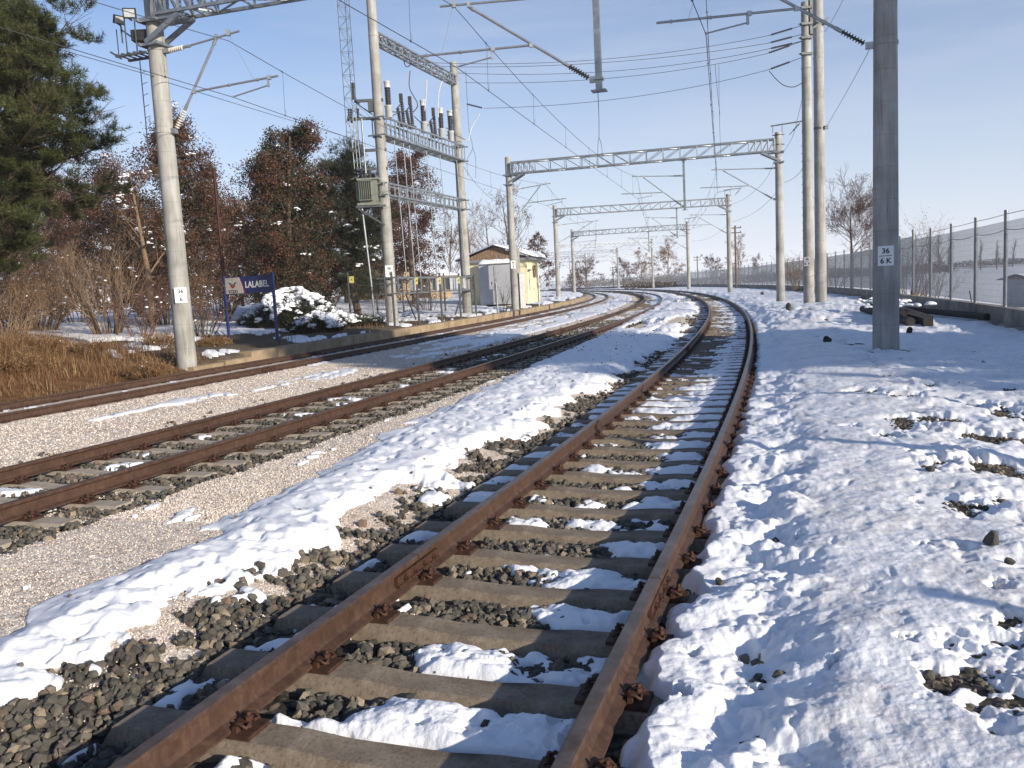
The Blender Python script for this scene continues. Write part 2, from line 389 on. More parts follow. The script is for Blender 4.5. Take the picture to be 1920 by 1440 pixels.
def snow_t(x, y, c=None):
    s1, d1, s2, d2, s3, d3 = c if c is not None else (*sd(1, x, y), *sd(2, x, y), *sd(3, x, y))
    r = np.hypot(x, y); T = np.full_like(x, -1.0)
    e1 = fbm(x, y, .55, 51, 4)-.5; e2 = fbm(x, y, .16, 52, 3)-.5
    # --- strip between the middle and the near track
    el = np.interp(s3, [-5, 3.8, 5.6, 9, 13.8, 22.7, 32, 45, 80], [-2.75, -2.84, -2.92, -3.38, -3.72, -4.29, -4.5, -4.7, -4.7])
    er = np.interp(s3, [-5, 3.1, 9, 16, 28, 60], [-1.78, -1.74, -1.68, -1.55, -1.25, -1.2])
    u = np.minimum((d3-el)*.9+e1*.55-.12, (er-d3)+e1*1.15+e2*.4-.05)
    dents = pits(x, y, .21, 61, .05, .12, .75)
    body = .115*np.sqrt(np.clip(u/.34, 0, 1))*(.35+.65*ss(el, el+.7, d3))+.03*(fbm(x, y, .33, 62, 3)-.5)-.026*dents*ss(.05, .3, u)+.062*(fbm((x*.72-y*.69)*.45, (x*.69+y*.72), .13, 63, 3)-.5)*ss(.05, .25, u)
    far_hole = ss(.60, .66, fbm(s3/4, d3/.9, 1.0, 65, 4))*ss(26, 32, s3)
    body = body-.12*far_hole
    T = np.where((u > 0), np.maximum(body, .006), T)
    T = np.where((u > 0) & (far_hole > .5), -1, T)
    # small left-over patches of the strip beside the near ballast
    # --- cribs of the near track
    q = (s3-PH)/SP; fr = q-np.round(q); cell = np.floor(q+.5)
    inr = ss(-.70, -.58, d3)*(1-ss(.64, .69, d3))
    f = (fbm(x, y, .42, 71, 4)-.5)*2.8+.44*ss(-.35, .5, d3)*2-.34+.55*ss(7, 14, s3)-.5*np.exp(-((s3-24)/5.)**2)*(.5-d3)+.25*(_h(cell, cell*0, 5)-.5)
    wdt = .5-(.20-.07*ss(7, 13, s3))
    g = wdt-np.abs(np.abs(fr)-.5)                  # distance inside the crib, in pitches
    prof = np.sqrt(np.clip(g/.16, 0, 1))
    f = f+.7*e2
    cu = np.minimum(np.minimum(f/.75, g/.15+.35*e2), np.minimum((d3+.70)/.12, (.70-d3)/.12)+.5*e2)
    crib = np.where((np.abs(d3) < .72) & (cu > 0), .088*np.clip(cu, 0, 1)**.55+.040*(fbm(x, y, .11, 72, 4, .6)-.5)*np.clip(cu*3, 0, 1)-.05*pits(x, y, .20, 73, .025, .05, .45), -1)
    T = np.maximum(T, crib)
    # right-hand crib snow leans on the rail
    # --- left sleeper ends
    f2 = (fbm(x, y, .28, 75, 3)-.5)*2.6-.12+.4*ss(7, 14, s3)
    lu = np.minimum(np.minimum(f2/.45, g/.15+.25*e2), np.minimum((d3+1.32)/.14, (-.79-d3)/.08)+.5*e2)
    lend = np.where(lu > 0, .085*np.sqrt(np.clip(lu, 0, 1)), -1)
    T = np.maximum(T, lend)
    # --- right of the near track
    notch = .07*np.exp(-(fr/.13)**2)*(1-.6*ss(10, 20, s3))
    ur = d3-(.81+notch+.22*np.clip(e1+.12, 0, 1)+e2*.14)
    path = ss(1.35, 1.75, d3)*(1-ss(2.45, 2.9, d3+.4*e1))*(1-ss(24, 32, s3))
    lump = .20*(fbm(x, y, .33, 81, 2)-.47)+.060*(fbm(x, y, .13, 82, 4, .55)-.5)-.045*pits(x+.25*e1, y+.25*e2, .40, 83, .09, .17, .7)-.012*pits(x, y, .13, 88, .03, .07, .6)+.03*(np.abs(fbm(x, y, .10, 80, 2)-.5)*2-.3)
    crk = .020*(fbm(x, y, .08, 84, 4, .6)-.5)+.035*(fbm(x, y, .5, 85, 2)-.5)-.010*pits((x*.36+y*.93)*.5, x*.93-y*.36, .19, 86, .045, .085, .5)+.022*(fbm(x, y, .2, 78, 3)-.5)
    rt = .075+.07*(1-ss(.95, 1.45, d3))-.028*ss(1.5, 2.1, d3)+lump*(1-path)*np.clip((d3-.80)/.5, .25, 1)*(1-.35*ss(2.4, 3.0, d3))+crk*(.5+.5*path)
    bare = ss(.52, .68, fbm(x, y, .55, 87, 5, .62))*ss(2.0, 2.6, d3)*(1-ss(4.4, 5.2, d3))*(1-ss(12, 15, s3))
    bare = np.maximum(bare, ss(.54, .68, fbm(s3/3, d3/.8, 1., 89, 4))*ss(17, 20, s3)*(1-ss(40, 44, s3))*ss(1.9, 2.3, d3)*(1-ss(3.2, 3.7, d3)))
    for px_, py_, pr_ in ((7.78, 17.1, .42), (16.05, 50.4, .5), (14.05, 40.0, .5), (13.95, 38.2, .5)): bare = np.maximum(bare, 1-ss(pr_*.75, pr_*1.15, np.hypot(x-px_, y-py_)+.25*e2))
    for px_, py_, pr_ in BLOBS:
        I = np.where(np.hypot(x-px_, y-py_) < pr_*2.3)[0]
        if len(I): bare[I] = np.maximum(bare[I], 1-ss(pr_*.25, pr_*1.15, np.hypot(x[I]-px_, y[I]-py_)+pr_*2.4*(fbm(x[I], y[I], pr_*.8, 79, 4)-.5)))
    rt = np.where(d3 > 2.8, rt*(1-ss(2.8, 3.4, d3))+np.minimum(rt, .035+.45*rt)*ss(2.8, 3.4, d3), rt)
    rt = np.maximum(rt, .012)*np.sqrt(np.clip(ur/.09, 0, 1))*(1-bare)-.006*bare
    T = np.where(ur > 0, rt, T)
    # --- thin remains on the fine gravel and along the far tracks
    n1 = fbm(s1/2.6, d1/.55, 1., 91, 4); n2 = fbm(s2/2.2, d2/.5, 1., 92, 4)
    gr = (d1 > .95) & (d2 < -1.9)
    thr = .76-.15*ss(21, 30, s1)-.06*ss(30, 40, s1)
    n1 = n1+.42*e1+.30*e2; T = np.where(gr & (n1 > thr), .004+.035*np.sqrt(np.clip((n1-thr)/.12, 0, 1)), T)
    band = gr & (d2 > -3.9+.8*e1) & (d2 < -1.9+.5*e1) & (s2 > 27+6*e1) & (n2 > .36)
    T = np.where(band, .03+.03*(fbm(x, y, .3, 93, 3)), T)
    n2 = n2+.30*e1+.22*e2; T = np.where((d2 > 1.3) & (d3 < el) & (n2 > .76-.12*ss(28, 40, s2)), .004+.03*np.clip((n2-.72)/.10, 0, 1), T)
    q2 = (s2-.1)/.6; fr2 = np.abs(q2-np.round(q2))
    w2 = fbm(x, y, .35, 95, 3)-(.69-.24*ss(32, 48, s2)); T = np.where((np.abs(d2) < .66) & (fr2 > .24) & (w2 > 0), .05*np.sqrt(np.clip(w2/.05, 0, 1)), T)
    T = np.where((np.abs(d1) < .66) & (fbm(x, y, .4, 96, 3) > .70-.22*ss(50, 70, s1)), .03, T)
    # --- left country
    L = -d1; w = ss(20.5, 25., s1)
    nl = fbm(x, y, 1.6, 101, 5)
    tl = np.where(L > 2.3, nl-(.66-.10*ss(3.2, 5, L)*w-.10*ss(6.5, 9, L)), -1)
    tl = np.where((L > 8.5) | (r > 45), tl+.16, tl)
    T = np.where((L > 2.0) & (tl > 0) & (s1 > -5), .02+.09*np.sqrt(np.clip(tl/.06, 0, 1))+.04*(fbm(x, y, .4, 102, 3)-.5), T)
    # --- far country
    T = np.where(((r > 120) & (np.abs(d3+6) > 13)) | (d3 > 9.5), np.where(fbm(x, y, 60., 111, 5) > .40, .08, -1.), T)
    return T
def surf(x, y):
    """top surface height (snow or ground) at a point"""
    x = np.atleast_1d(np.asarray(x, float)); y = np.atleast_1d(np.asarray(y, float))
    h = hgt(x, y); t = snow_t(x, y); return h+np.maximum(t, 0)
def Hs(x, y): return float(surf(x, y)[0])
def Hg(x, y): return float(hgt(np.atleast_1d(float(x)), np.atleast_1d(float(y)))[0])

# ---------------------------------------------------------------- ground and snow sheets (rings around the viewpoint, finer where small)
def rings():
    rr = [.6]
    while rr[-1] < 62: rr.append(rr[-1]+min(.0035+rr[-1]**2/2500., .0105*rr[-1]))
    while rr[-1] < 5200: rr.append(rr[-1]*1.035)
    return np.array(rr)
rr = rings(); DQ = 1 if not globals().get('QUICK') else 2
rr = np.r_[rr[::DQ], rr[-1]]
aa = np.r_[np.linspace(-180, -47, 40)[:-1], np.linspace(-47, 47, 1150//DQ), np.linspace(47, 180, 40)[1:]]
aa = np.radians(aa)
gx = np.sin(aa)[None, :]*rr[:, None]; gy = np.cos(aa)[None, :]*rr[:, None]
gx, gy = gx.ravel(), gy.ravel()
nr, na = len(rr), len(aa)
CC = (*sd(1, gx, gy), *sd(2, gx, gy), *sd(3, gx, gy))
gz = hgt(gx, gy, CC); gt = snow_t(gx, gy, CC)
ii = (np.arange(nr-1)[:, None]*na+np.arange(na-1)[None, :]).ravel()
quads = np.stack([ii, ii+na, ii+na+1, ii+1], -1)[:, ::-1]
s1, d1, s2, d2, s3, d3 = CC
# surface kinds
nz = fbm(gx, gy, .22, 121, 4)-.5
cl3 = np.interp(s3, [2.5, 5, 12, 30], [-1.85, -1.55, -1.5, -1.35])
coarse = np.maximum(ss(-.12, .08, d3-cl3+nz*1.1)*(1-ss(1.0, 1.25, d3+nz)), ss(-1.45, -1.2, d2+nz)*(1-ss(1.38, 1.55, d2+nz*.6)))
Lg = -d1+nz*.8
coarse = np.maximum(coarse, .9*ss(1.2, 1.5, d3)*(1-ss(6, 8, d3)))
pink = (1-coarse)*(1-ss(.8, 1.0, d3))*(1-ss(1.45, 1.85, Lg))
straw = ss(1.5, 1.9, Lg)*(1-ss(20.5, 24.5, s1))
earth = ss(1.5, 1.9, Lg)*ss(20.5, 24.5, s1)
gcol = np.stack([coarse, pink, straw, np.ones_like(pink)], -1)
rgrain = fbm(gx, gy, .05, 123, 2)-.5
gz2 = gz+np.where(coarse > .5, .022*rgrain, .008*rgrain)*np.clip(1-np.hypot(gx, gy)/25, 0, 1)
def ground_mat():
    m_, nt, b = mat('trackside_ground')
    at = nt.nodes.new('ShaderNodeAttribute'); at.attribute_name = 'kind'
    sp = nt.nodes.new('ShaderNodeSeparateColor'); nt.links.new(at.outputs['Color'], sp.inputs[0])
    v_ = coords(nt)
    vo = nt.nodes.new('ShaderNodeTexVoronoi'); vo.inputs['Scale'].default_value = 95; nt.links.new(v_, vo.inputs['Vector'])
    vs = nt.nodes.new('ShaderNodeSeparateColor'); nt.links.new(vo.outputs['Color'], vs.inputs[0])
    n1 = noise(nt, v_, 1.1, 4)
    cp = ramp(nt, [(0, (.26, .20, .16)), (.10, (.36, .29, .235)), (.13, (.60, .51, .42)), (.5, (.77, .69, .59)), (.8, (.84, .77, .68)), (1, (.90, .85, .78))], vs.outputs[0]).outputs[0]
    edge = ramp(nt, [(.0, (1, 1, 1)), (.62, (.97, .97, .97)), (.88, (.42, .38, .35))], vo.outputs['Distance'])
    cp = mixc(nt, .65, cp, edge.outputs[0], 'MULTIPLY')
    cp = mixc(nt, .35, cp, ramp(nt, [(.35, (.74, .62, .54)), (.6, (1, 1, 1))], n1.outputs['Fac']).outputs[0], 'MULTIPLY')
    vo3 = nt.nodes.new('ShaderNodeTexVoronoi'); vo3.inputs['Scale'].default_value = 34; nt.links.new(v_, vo3.inputs['Vector']); vs3 = nt.nodes.new('ShaderNodeSeparateColor'); nt.links.new(vo3.outputs['Color'], vs3.inputs[0])
    cp = mixc(nt, .55, cp, ramp(nt, [(0, (.34, .28, .24)), (.10, (.55, .47, .41)), (.16, (.92, .90, .88)), (1, (1.08, 1.06, 1.04))], vs3.outputs[0]).outputs[0], 'MULTIPLY')
    n9 = noise(nt, v_, 6, 4, .65); cp = mixc(nt, .5, cp, ramp(nt, [(.36, (.66, .60, .56)), (.55, (1, 1, 1))], n9.outputs['Fac']).outputs[0], 'MULTIPLY')
    vo2 = nt.nodes.new('ShaderNodeTexVoronoi'); vo2.inputs['Scale'].default_value = 26; nt.links.new(v_, vo2.inputs['Vector'])
    vs2 = nt.nodes.new('ShaderNodeSeparateColor'); nt.links.new(vo2.outputs['Color'], vs2.inputs[0])
    cc_ = ramp(nt, [(0, (.035, .032, .028)), (.6, (.085, .075, .062)), (.9, (.13, .115, .09)), (1, (.25, .19, .14))], vs2.outputs[0]).outputs[0]
    cc_ = mixc(nt, .8, cc_, ramp(nt, [(0, (1, 1, 1)), (.5, (.8, .8, .8)), (.8, (.25, .25, .25))], vo2.outputs['Distance']).outputs[0], 'MULTIPLY')
    n2 = noise(nt, v_, 2.2, 6, .7); n3 = noise(nt, v_, 25, 4, .7)
    cs = ramp(nt, [(.3, (.085, .042, .018)), (.5, (.155, .078, .034)), (.7, (.24, .135, .062))], n2.outputs['Fac']).outputs[0]
    cs = mixc(nt, .5, cs, ramp(nt, [(.35, (.5, .45, .4)), (.6, (1, 1, 1))], n3.outputs['Fac']).outputs[0], 'MULTIPLY')
    cd = ramp(nt, [(.3, (.075, .058, .04)), (.5, (.13, .10, .068)), (.7, (.20, .155, .105))], n2.outputs['Fac']).outputs[0]
    cd = mixc(nt, .6, cd, ramp(nt, [(.35, (.5, .5, .5)), (.6, (1, 1, 1))], n3.outputs['Fac']).outputs[0], 'MULTIPLY')
    c = mixc(nt, sp.outputs[2], cd, cs); c = mixc(nt, sp.outputs[1], c, cp); c = mixc(nt, sp.outputs[0], c, cc_)
    nt.links.new(c, b.inputs['Base Color']); b.inputs['Roughness'].default_value = .92; b.inputs['Specular IOR Level'].default_value = .2
    iv = N(nt, 'ShaderNodeMath', operation='SUBTRACT'); iv.inputs[0].default_value = 1; nt.links.new(vo.outputs['Distance'], iv.inputs[1])
    hh = mixc(nt, sp.outputs[1], n3.outputs['Fac'], iv.outputs[0])
    bump(nt, b, hh, .4, .006); return m_
M['ground'] = ground_mat()
def snow_mat():
    m_, nt, b = mat('old_snow')
    v_ = coords(nt); n1 = noise(nt, v_, 3.2, 5, .6); n2 = noise(nt, v_, 60, 6, .7); n3 = noise(nt, v_, 17, 4, .6)
    at = nt.nodes.new('ShaderNodeAttribute'); at.attribute_name = 'dirt'
    c = ramp(nt, [(.3, (.84, .85, .88)), (.7, (.90, .905, .92))], n1.outputs['Fac']).outputs[0]
    n7 = noise(nt, v_, 2.6, 4, .6); mu = N(nt, 'ShaderNodeMath', operation='ADD'); nt.links.new(n3.outputs['Fac'], mu.inputs[0]); nt.links.new(n7.outputs['Fac'], mu.inputs[1]); dirt = ramp(nt, [(.46, (.0, .0, .0)), (.62, (1, 1, 1))], (lambda h: (h.inputs.__getitem__(1).__setattr__('default_value', .5), nt.links.new(mu.outputs[0], h.inputs[0]), h.outputs[0])[2])(N(nt, 'ShaderNodeMath', operation='MULTIPLY')))
    dm = N(nt, 'ShaderNodeMath', operation='MULTIPLY'); nt.links.new(at.outputs['Fac'], dm.inputs[0]); nt.links.new(dirt.outputs[0], dm.inputs[1])
    c = mixc(nt, dm.outputs[0], c, (.64, .62, .63))
    nt.links.new(c, b.inputs['Base Color']); b.inputs['Roughness'].default_value = .55; b.inputs['Specular IOR Level'].default_value = .35
    ad = N(nt, 'ShaderNodeMath', operation='ADD'); nt.links.new(n2.outputs['Fac'], ad.inputs[0]); nt.links.new(n3.outputs['Fac'], ad.inputs[1])
    bump(nt, b, ad.outputs[0], .45, .012); return m_
M['snow'] = snow_mat()
me = mesh_np('ground', np.stack([gx, gy, gz2], -1), quads, True)
ca = me.color_attributes.new('kind', 'FLOAT_COLOR', 'POINT'); ca.data.foreach_set('color', gcol.astype(np.float32).ravel())
tag(link('ground', me, M['ground']), kind='structure')
# snow lies on top of it as its own sheet
tt = gt.reshape(nr, na); on = tt > 0
keepv = on.copy(); keepv[1:] |= on[:-1]; keepv[:-1] |= on[1:]; keepv[:, 1:] |= on[:, :-1]; keepv[:, :-1] |= on[:, 1:]
sz = np.where(on, gz.reshape(nr, na)+tt, gz.reshape(nr, na)-.045)
kv = keepv.ravel(); qk = quads[kv[quads].all(1) & on.ravel()[quads].any(1)]
used = np.unique(qk); remap = np.full(nr*na, -1); remap[used] = np.arange(len(used))
me = mesh_np('snow', np.stack([gx, gy, sz.ravel()], -1)[used], remap[qk], True)
pathw = ss(1.2, 1.7, d3)*(1-ss(2.6, 3.2, d3))*(1-ss(26, 36, s3))
dirt = np.clip(.10+.95*pathw+.5*ss(2.2, 3.2, d3)*(1-ss(4.5, 6, d3))+.45*((d1 > .9) & (d3 < -.7) & (gt < .04)), 0, 1)[used]
at = me.attributes.new('dirt', 'FLOAT', 'POINT'); at.data.foreach_set('value', dirt.astype(np.float32))
tag(link('snow', me, M['snow']), kind='structure')

# ---------------------------------------------------------------- ballast: every stone a small faceted solid
def stone_templates(n, sub=1):
    out = []
    for k in range(n):
        v_, f_ = ico(sub); r_ = np.random.default_rng(100+k)
        for _ in range(7):                                     # cut flat faces
            nn = r_.normal(size=3); nn /= np.linalg.norm(nn); h_ = r_.uniform(.45, .85)
            dd = v_@nn; v_ = v_-np.clip(dd-h_, 0, None)[:, None]*nn
        v_ = v_*r_.uniform(.75, 1.25, 3); out.append((v_, f_))
    return out
def scatter_stones(name, P, size, mat_, sub=1, flat=.8, label=None):
    tv = stone_templates(6, sub); VS, FS, base = [], [], 0
    k = rng.integers(0, 6, len(P))
    for j, (v_, f_) in enumerate(tv):
        I = np.where(k == j)[0]
        if not len(I): continue
        S = size[I][:, None]*rng.uniform(.75, 1.25, (len(I), 3))
        V, F = inst('', v_, f_, P[I], rand_rot(len(I)), S); VS.append(V); FS.append(F+base); base += len(V)
    o = link(name, mesh_np(name, np.concatenate(VS), np.concatenate(FS), False), mat_)
    return tag(o, kind='stuff')
def pts_on(i, s0, s1_, dA, dB, dens, fall=None):
    n = int((s1_-s0)*(dB-dA)*dens); s = rng.uniform(s0, s1_, n); d = rng.uniform(dA, dB, n)
    if fall is not None:
        keep = rng.random(n) < fall(s); s, d = s[keep], d[keep]
    return s, d
SL_HALF = .15
def ballast(name, i, spans, phase, zoff=0.0):
    PP, SZ = [], []
    for s0, s1_, dA, dB, dens, a, b in spans:
        s, d = pts_on(i, s0, s1_, dA, dB, dens)
        q = (s-phase)/SP; fr = np.abs(q-np.round(q))*SP
        k = (fr > SL_HALF*1.0) | (np.abs(d) > 1.32)
        k &= np.abs(np.abs(d)-.752) > .085
        s, d = s[k], d[k]; p = tp(i, s, d)
        nzz = fbm(p[:, 0], p[:, 1], .22, 121, 4)-.5
        if i == 3: k = (d+nzz*1.1 > np.interp(s, [2.5, 5, 12, 30], [-1.85, -1.55, -1.5, -1.35])+rng.normal(0, .13, len(d))) & (d < 1.5)
        else: k = (d+nzz > -1.3+rng.normal(0, .14, len(d))) & (d+nzz*.6 < 1.5+rng.normal(0, .08, len(d)))
        p, d, s = p[k], d[k], s[k]
        sz = rng.uniform(a, b, len(p)); big = rng.random(len(p)) < .06; sz[big] *= 1.35
        p[:, 2] = hgt(p[:, 0], p[:, 1])+sz*.25+rng.uniform(-.012, .016, len(p))+zoff
        PP.append(p); SZ.append(sz)
    scatter_stones(name, np.concatenate(PP), np.concatenate(SZ), M['stone'])
ballast('ballast', 3, [(1.2, 6.5, -2.15, 1.35, 900, .020, .038), (6.5, 13, -2.1, 1.3, 560, .025, .040), (13, 26, -2.1, 1.2, 260, .03, .044), (26, 46, -2.0, 1.2, 90, .04, .06)], PH)
ballast('ballast', 2, [(4, 12, -1.9, 1.75, 560, .020, .036), (12, 22, -1.9, 1.75, 360, .026, .040), (22, 42, -1.8, 1.7, 110, .034, .055)], .1)
# fine chips, real ones where the lens can still resolve them
s, d = pts_on(3, 1.8, 9.0, -4.6, -1.35, 2600, lambda s: np.clip(1.25-s/9.5, .1, 1))
p = tp(3, s, d); nzz = fbm(p[:, 0], p[:, 1], .22, 121, 4)-.5; k = d+nzz*1.1 < np.interp(s, [2.5, 5, 12, 30], [-1.75, -1.4, -1.38, -1.3])+rng.normal(0, .16, len(d)); p = p[k]
vis = snow_t(p[:, 0], p[:, 1]) <= 0; p = p[vis]; p[:, 2] = hgt(p[:, 0], p[:, 1])+.001
scatter_stones('fine_gravel', p, rng.uniform(.0038, .0075, len(p)), M['grit'], 1)
for i_, s0_, s1_, dA_, dB_, n_, ph in ((3, 6, 20, -4.9, -2.2, 26000, 0), (1, 9, 30, .95, 4.6, 36000, 0)):
    s = s0_+(s1_-s0_)*rng.random(n_)**1.5; d = rng.uniform(dA_, dB_, n_); p = tp(i_, s, d); k = (snow_t(p[:, 0], p[:, 1]) <= 0) & (np.abs(p[:, 0]) < p[:, 1]*.66+1.5); p = p[k]; p[:, 2] = hgt(p[:, 0], p[:, 1])+.001
    scatter_stones('fine_gravel', p, rng.uniform(.006, .011, len(p))*(1+.25*(i_ == 1)), M['grit'], 1)
# stones and clods poking out of the bare patches on the right
s, d = pts_on(3, 2, 18, 1.9, 5.4, 520); p = tp(3, s, d); k = snow_t(p[:, 0], p[:, 1]) <= .012; p = p[k]; p[:, 2] = hgt(p[:, 0], p[:, 1])+.004; scatter_stones('ballast', p, rng.uniform(.006, .024, len(p)), M['stone'], 1)
# odd stones on the gravel and out on the snow
s, d = pts_on(3, 2, 30, -5.2, -1.9, 2.2); p = tp(3, s, d); p[:, 2] = surf(p[:, 0], p[:, 1])+.004
scatter_stones('loose_stones', p, rng.uniform(.012, .026, len(p)), M['stone'], 1)
# ---------------------------------------------------------------- railway tracks
def rail_profile():
    z0 = .022; h = .148
    half = [(.0, z0), (.065, z0), (.065, z0+.010), (.022, z0+.028), (.0085, z0+.045), (.0085, z0+.100), (.018, z0+.112), (.035, z0+.118), (.036, z0+.138), (.030, z0+.146), (.018, z0+h), (0, z0+h)]
    pr = half+[(-x, z) for x, z in half[::-1]][1:-1]
    return np.array(pr)
RP = rail_profile()
def rail_mesh(name, i, s0, s1_, off):
    ds = np.concatenate([np.arange(s0, min(s1_, 40), .35), np.arange(max(s0, 40), s1_, 1.5), [s1_]]); ds = np.unique(ds)
    n = len(RP); V = []
    for s in ds:
        c = tp(i, s, off); a = float(th(i, s)); nn = np.array([math.cos(a), math.sin(a), 0])
        V.append(c[None]+RP[:, :1]*nn[None]+RP[:, 1:]*np.array([[0, 0, 1.]]))
    V = np.concatenate(V); m_ = len(ds); F = []; mi = []
    for k in range(n):
        k2 = (k+1) % n; top = RP[k, 1] > .1655 and RP[k2, 1] > .1655
        a = np.arange(m_-1)*n
        F.append(np.stack([a+k, a+k2, a+n+k2, a+n+k], -1)); mi += [1 if top else 0]*(m_-1)
    me = mesh_np(name, V, np.concatenate(F), False, mi)
    import bmesh
    bm = bmesh.new(); bm.from_mesh(me); bm.verts.ensure_lookup_table()
    for st, rev in ((0, False), ((m_-1)*n, True)):
        vs = [bm.verts[st+k] for k in range(n)]; bm.faces.new(vs if not rev else vs[::-1])
    bmesh.ops.recalc_face_normals(bm, faces=bm.faces); bm.to_mesh(me); bm.free()
    return me
def sleeper_mesh(fastened=True):
    b = MB(); L = 1.30; prof = []
    # top narrower than the foot, lower waist in the middle
    secs = [(-L, .0), (-.95, .0), (-.42, .0), (-.22, -.018), (.22, -.018), (.42, .0), (.95, .0), (L, .0)]
    vs = []
    for x, dz in secs:
        wt, wb = (.092, .135) if abs(x) > .5 else (.085, .125)
        e = .03 if abs(x) == L else 0
        vs += [(x-math.copysign(e, x), -wt, dz), (x-math.copysign(e, x), wt, dz), (x, wb, -.075), (x, wb, -.2), (x, -wb, -.2), (x, -wb, -.075)]
    fs = []
    for j in range(len(secs)-1):
        for k in range(6): fs.append((j*6+k, (j+1)*6+k, (j+1)*6+(k+1) % 6, j*6+(k+1) % 6))
    fs.append(tuple(range(6))[::-1]); fs.append(tuple(range(6*(len(secs)-1), 6*len(secs))))
    b._add(vs, [f[::-1] for f in fs]); me = b.mesh('sleeper')
    import bmesh
    bm = bmesh.new(); bm.from_mesh(me); bmesh.ops.recalc_face_normals(bm, faces=bm.faces)
    bmesh.ops.bevel(bm, geom=[e for e in bm.edges if e.calc_length() > .15 and len(e.link_faces) == 2 and e.calc_face_angle(0) > .5], offset=.007, segments=1, affect='EDGES')
    bm.to_mesh(me); bm.free(); me.materials.append(M['sleeper']); return me
def fastening_mesh():
    """base plate with a screw, a curled clip and a shoulder on each side of the rail foot"""
    b = MB(); b.box((0, 0, .0105), (.31, .15, .019))
    for sx in (-1, 1):
        b.box((sx*.080, 0, .034), (.022, .13, .028))                          # rib
        b.tube([(sx*.106, 0, .02), (sx*.106, 0, .086)], .010, 6)              # bolt
        b.lathe((sx*.106, 0, .054), (sx*.106, 0, .070), [(0, .018), (1, .018)], 6, False)   # nut
        for sy in (-1, 1):
            b.tube([(sx*.120, sy*.012, .045), (sx*.124, sy*.045, .038), (sx*.100, sy*.052, .058), (sx*.066, sy*.040, .052), (sx*.050, sy*.030, .038)], .0080, 6)
        b.box((sx*.088, 0, .050), (.05, .036, .010))
    return b.mesh('rail_fastening')
SL = sleeper_mesh(); FAST = fastening_mesh(); FAST.materials.append(M['clip'])
def merged_sleepers(name, i, ss_, zz, parent):
    me0 = SL; v0 = np.empty(len(me0.vertices)*3); me0.vertices.foreach_get('co', v0); v0 = v0.reshape(-1, 3)
    b = MB()
    for s in ss_:
        c = tp(i, s, 0, zz); a = float(th(i, s)); ca, sa = math.cos(a), math.sin(a)
        b.box((c[0], c[1], c[2]-.1), (2.6, .20, .2), a)
    o = b.build(name, M['sleeper'], parent); tag(o, kind='stuff')
SLP = SL.copy(); SLP.materials.clear(); SLP.materials.append(M['sleeper_pale'])
def track(i, phase, label, joints, nfast, zz=0.0):
    t = empty('railway_track', (0, 0, 0), 0, label, 'railway track', 'railway tracks curving left')
    for off in (-.752, .752):
        cuts = [-14]+joints[off]+[285]
        for a, b_ in zip(cuts[:-1], cuts[1:]):
            r_ = link('rail', rail_mesh('rail', i, a+.006, b_-.006, off), [M['rust_rail'], M['rail_top']], t)
            if a != -14:                                          # fishplates bolted over the joint that starts this rail
                fp = MB(); c = tp(i, a, off); an = float(th(i, a)); Rz = Matrix.Rotation(an, 3, 'Z')
                for sx in (-1, 1):
                    fp.box(Vector(c)+Rz @ Vector((sx*.022, 0, .094)), (.022, .58, .052), an)
                    fp.box(Vector(c)+Rz @ Vector((sx*.030, 0, .064)), (.030, .58, .014), an)
                    for y_ in (-.20, -.07, .07, .20):
                        p0 = Vector(c)+Rz @ Vector((sx*.030, y_, .094)); p1 = Vector(c)+Rz @ Vector((sx*.062, y_, .094))
                        fp.lathe(p0, p1, [(0, .017), (.55, .017), (.56, .010), (1, .010)], 6, False)
                fp.build('fishplate', M['clip'], r_)
    n = 0; s = phase+SP*math.ceil((-1.5-phase)/SP); far = []
    lst = []
    while s < 150:
        lst.append(s); s += SP
    near = lst[:96]
    for k, s in enumerate(near):
        c = tp(i, s, 0, zz); a = float(th(i, s)); o = bpy.data.objects.new('sleeper', SL if i == 3 else SLP); LINK(o); o.parent = t
        o.location = (c[0], c[1], c[2]+random.uniform(-.004, .004)); o.rotation_euler = (0, 0, a+random.uniform(-.008, .008))
        if k < nfast:
            for off in (-.752, .752):
                f = bpy.data.objects.new('rail_fastening', FAST); LINK(f); f.parent = o; f.location = (off, 0, .0)
    merged_sleepers('sleepers_beyond', i, lst[96:], zz, t)
    return t
TR3 = track(3, PH, 'nearest railway track, rusty rails on grey sleepers with snow in its cribs', {-.752: [5.1, 21.2], .752: [4.95, 21.4]}, 60)
TR2 = track(2, .1, 'middle railway track of rusty rails between two beds of pink gravel', {-.752: [33.], .752: [31.]}, 66, -.012)
TR1 = track(1, .2, 'far railway track beside the platform, its sleepers buried in fine gravel', {-.752: [26.8], .752: [22.]}, 60, -.012)
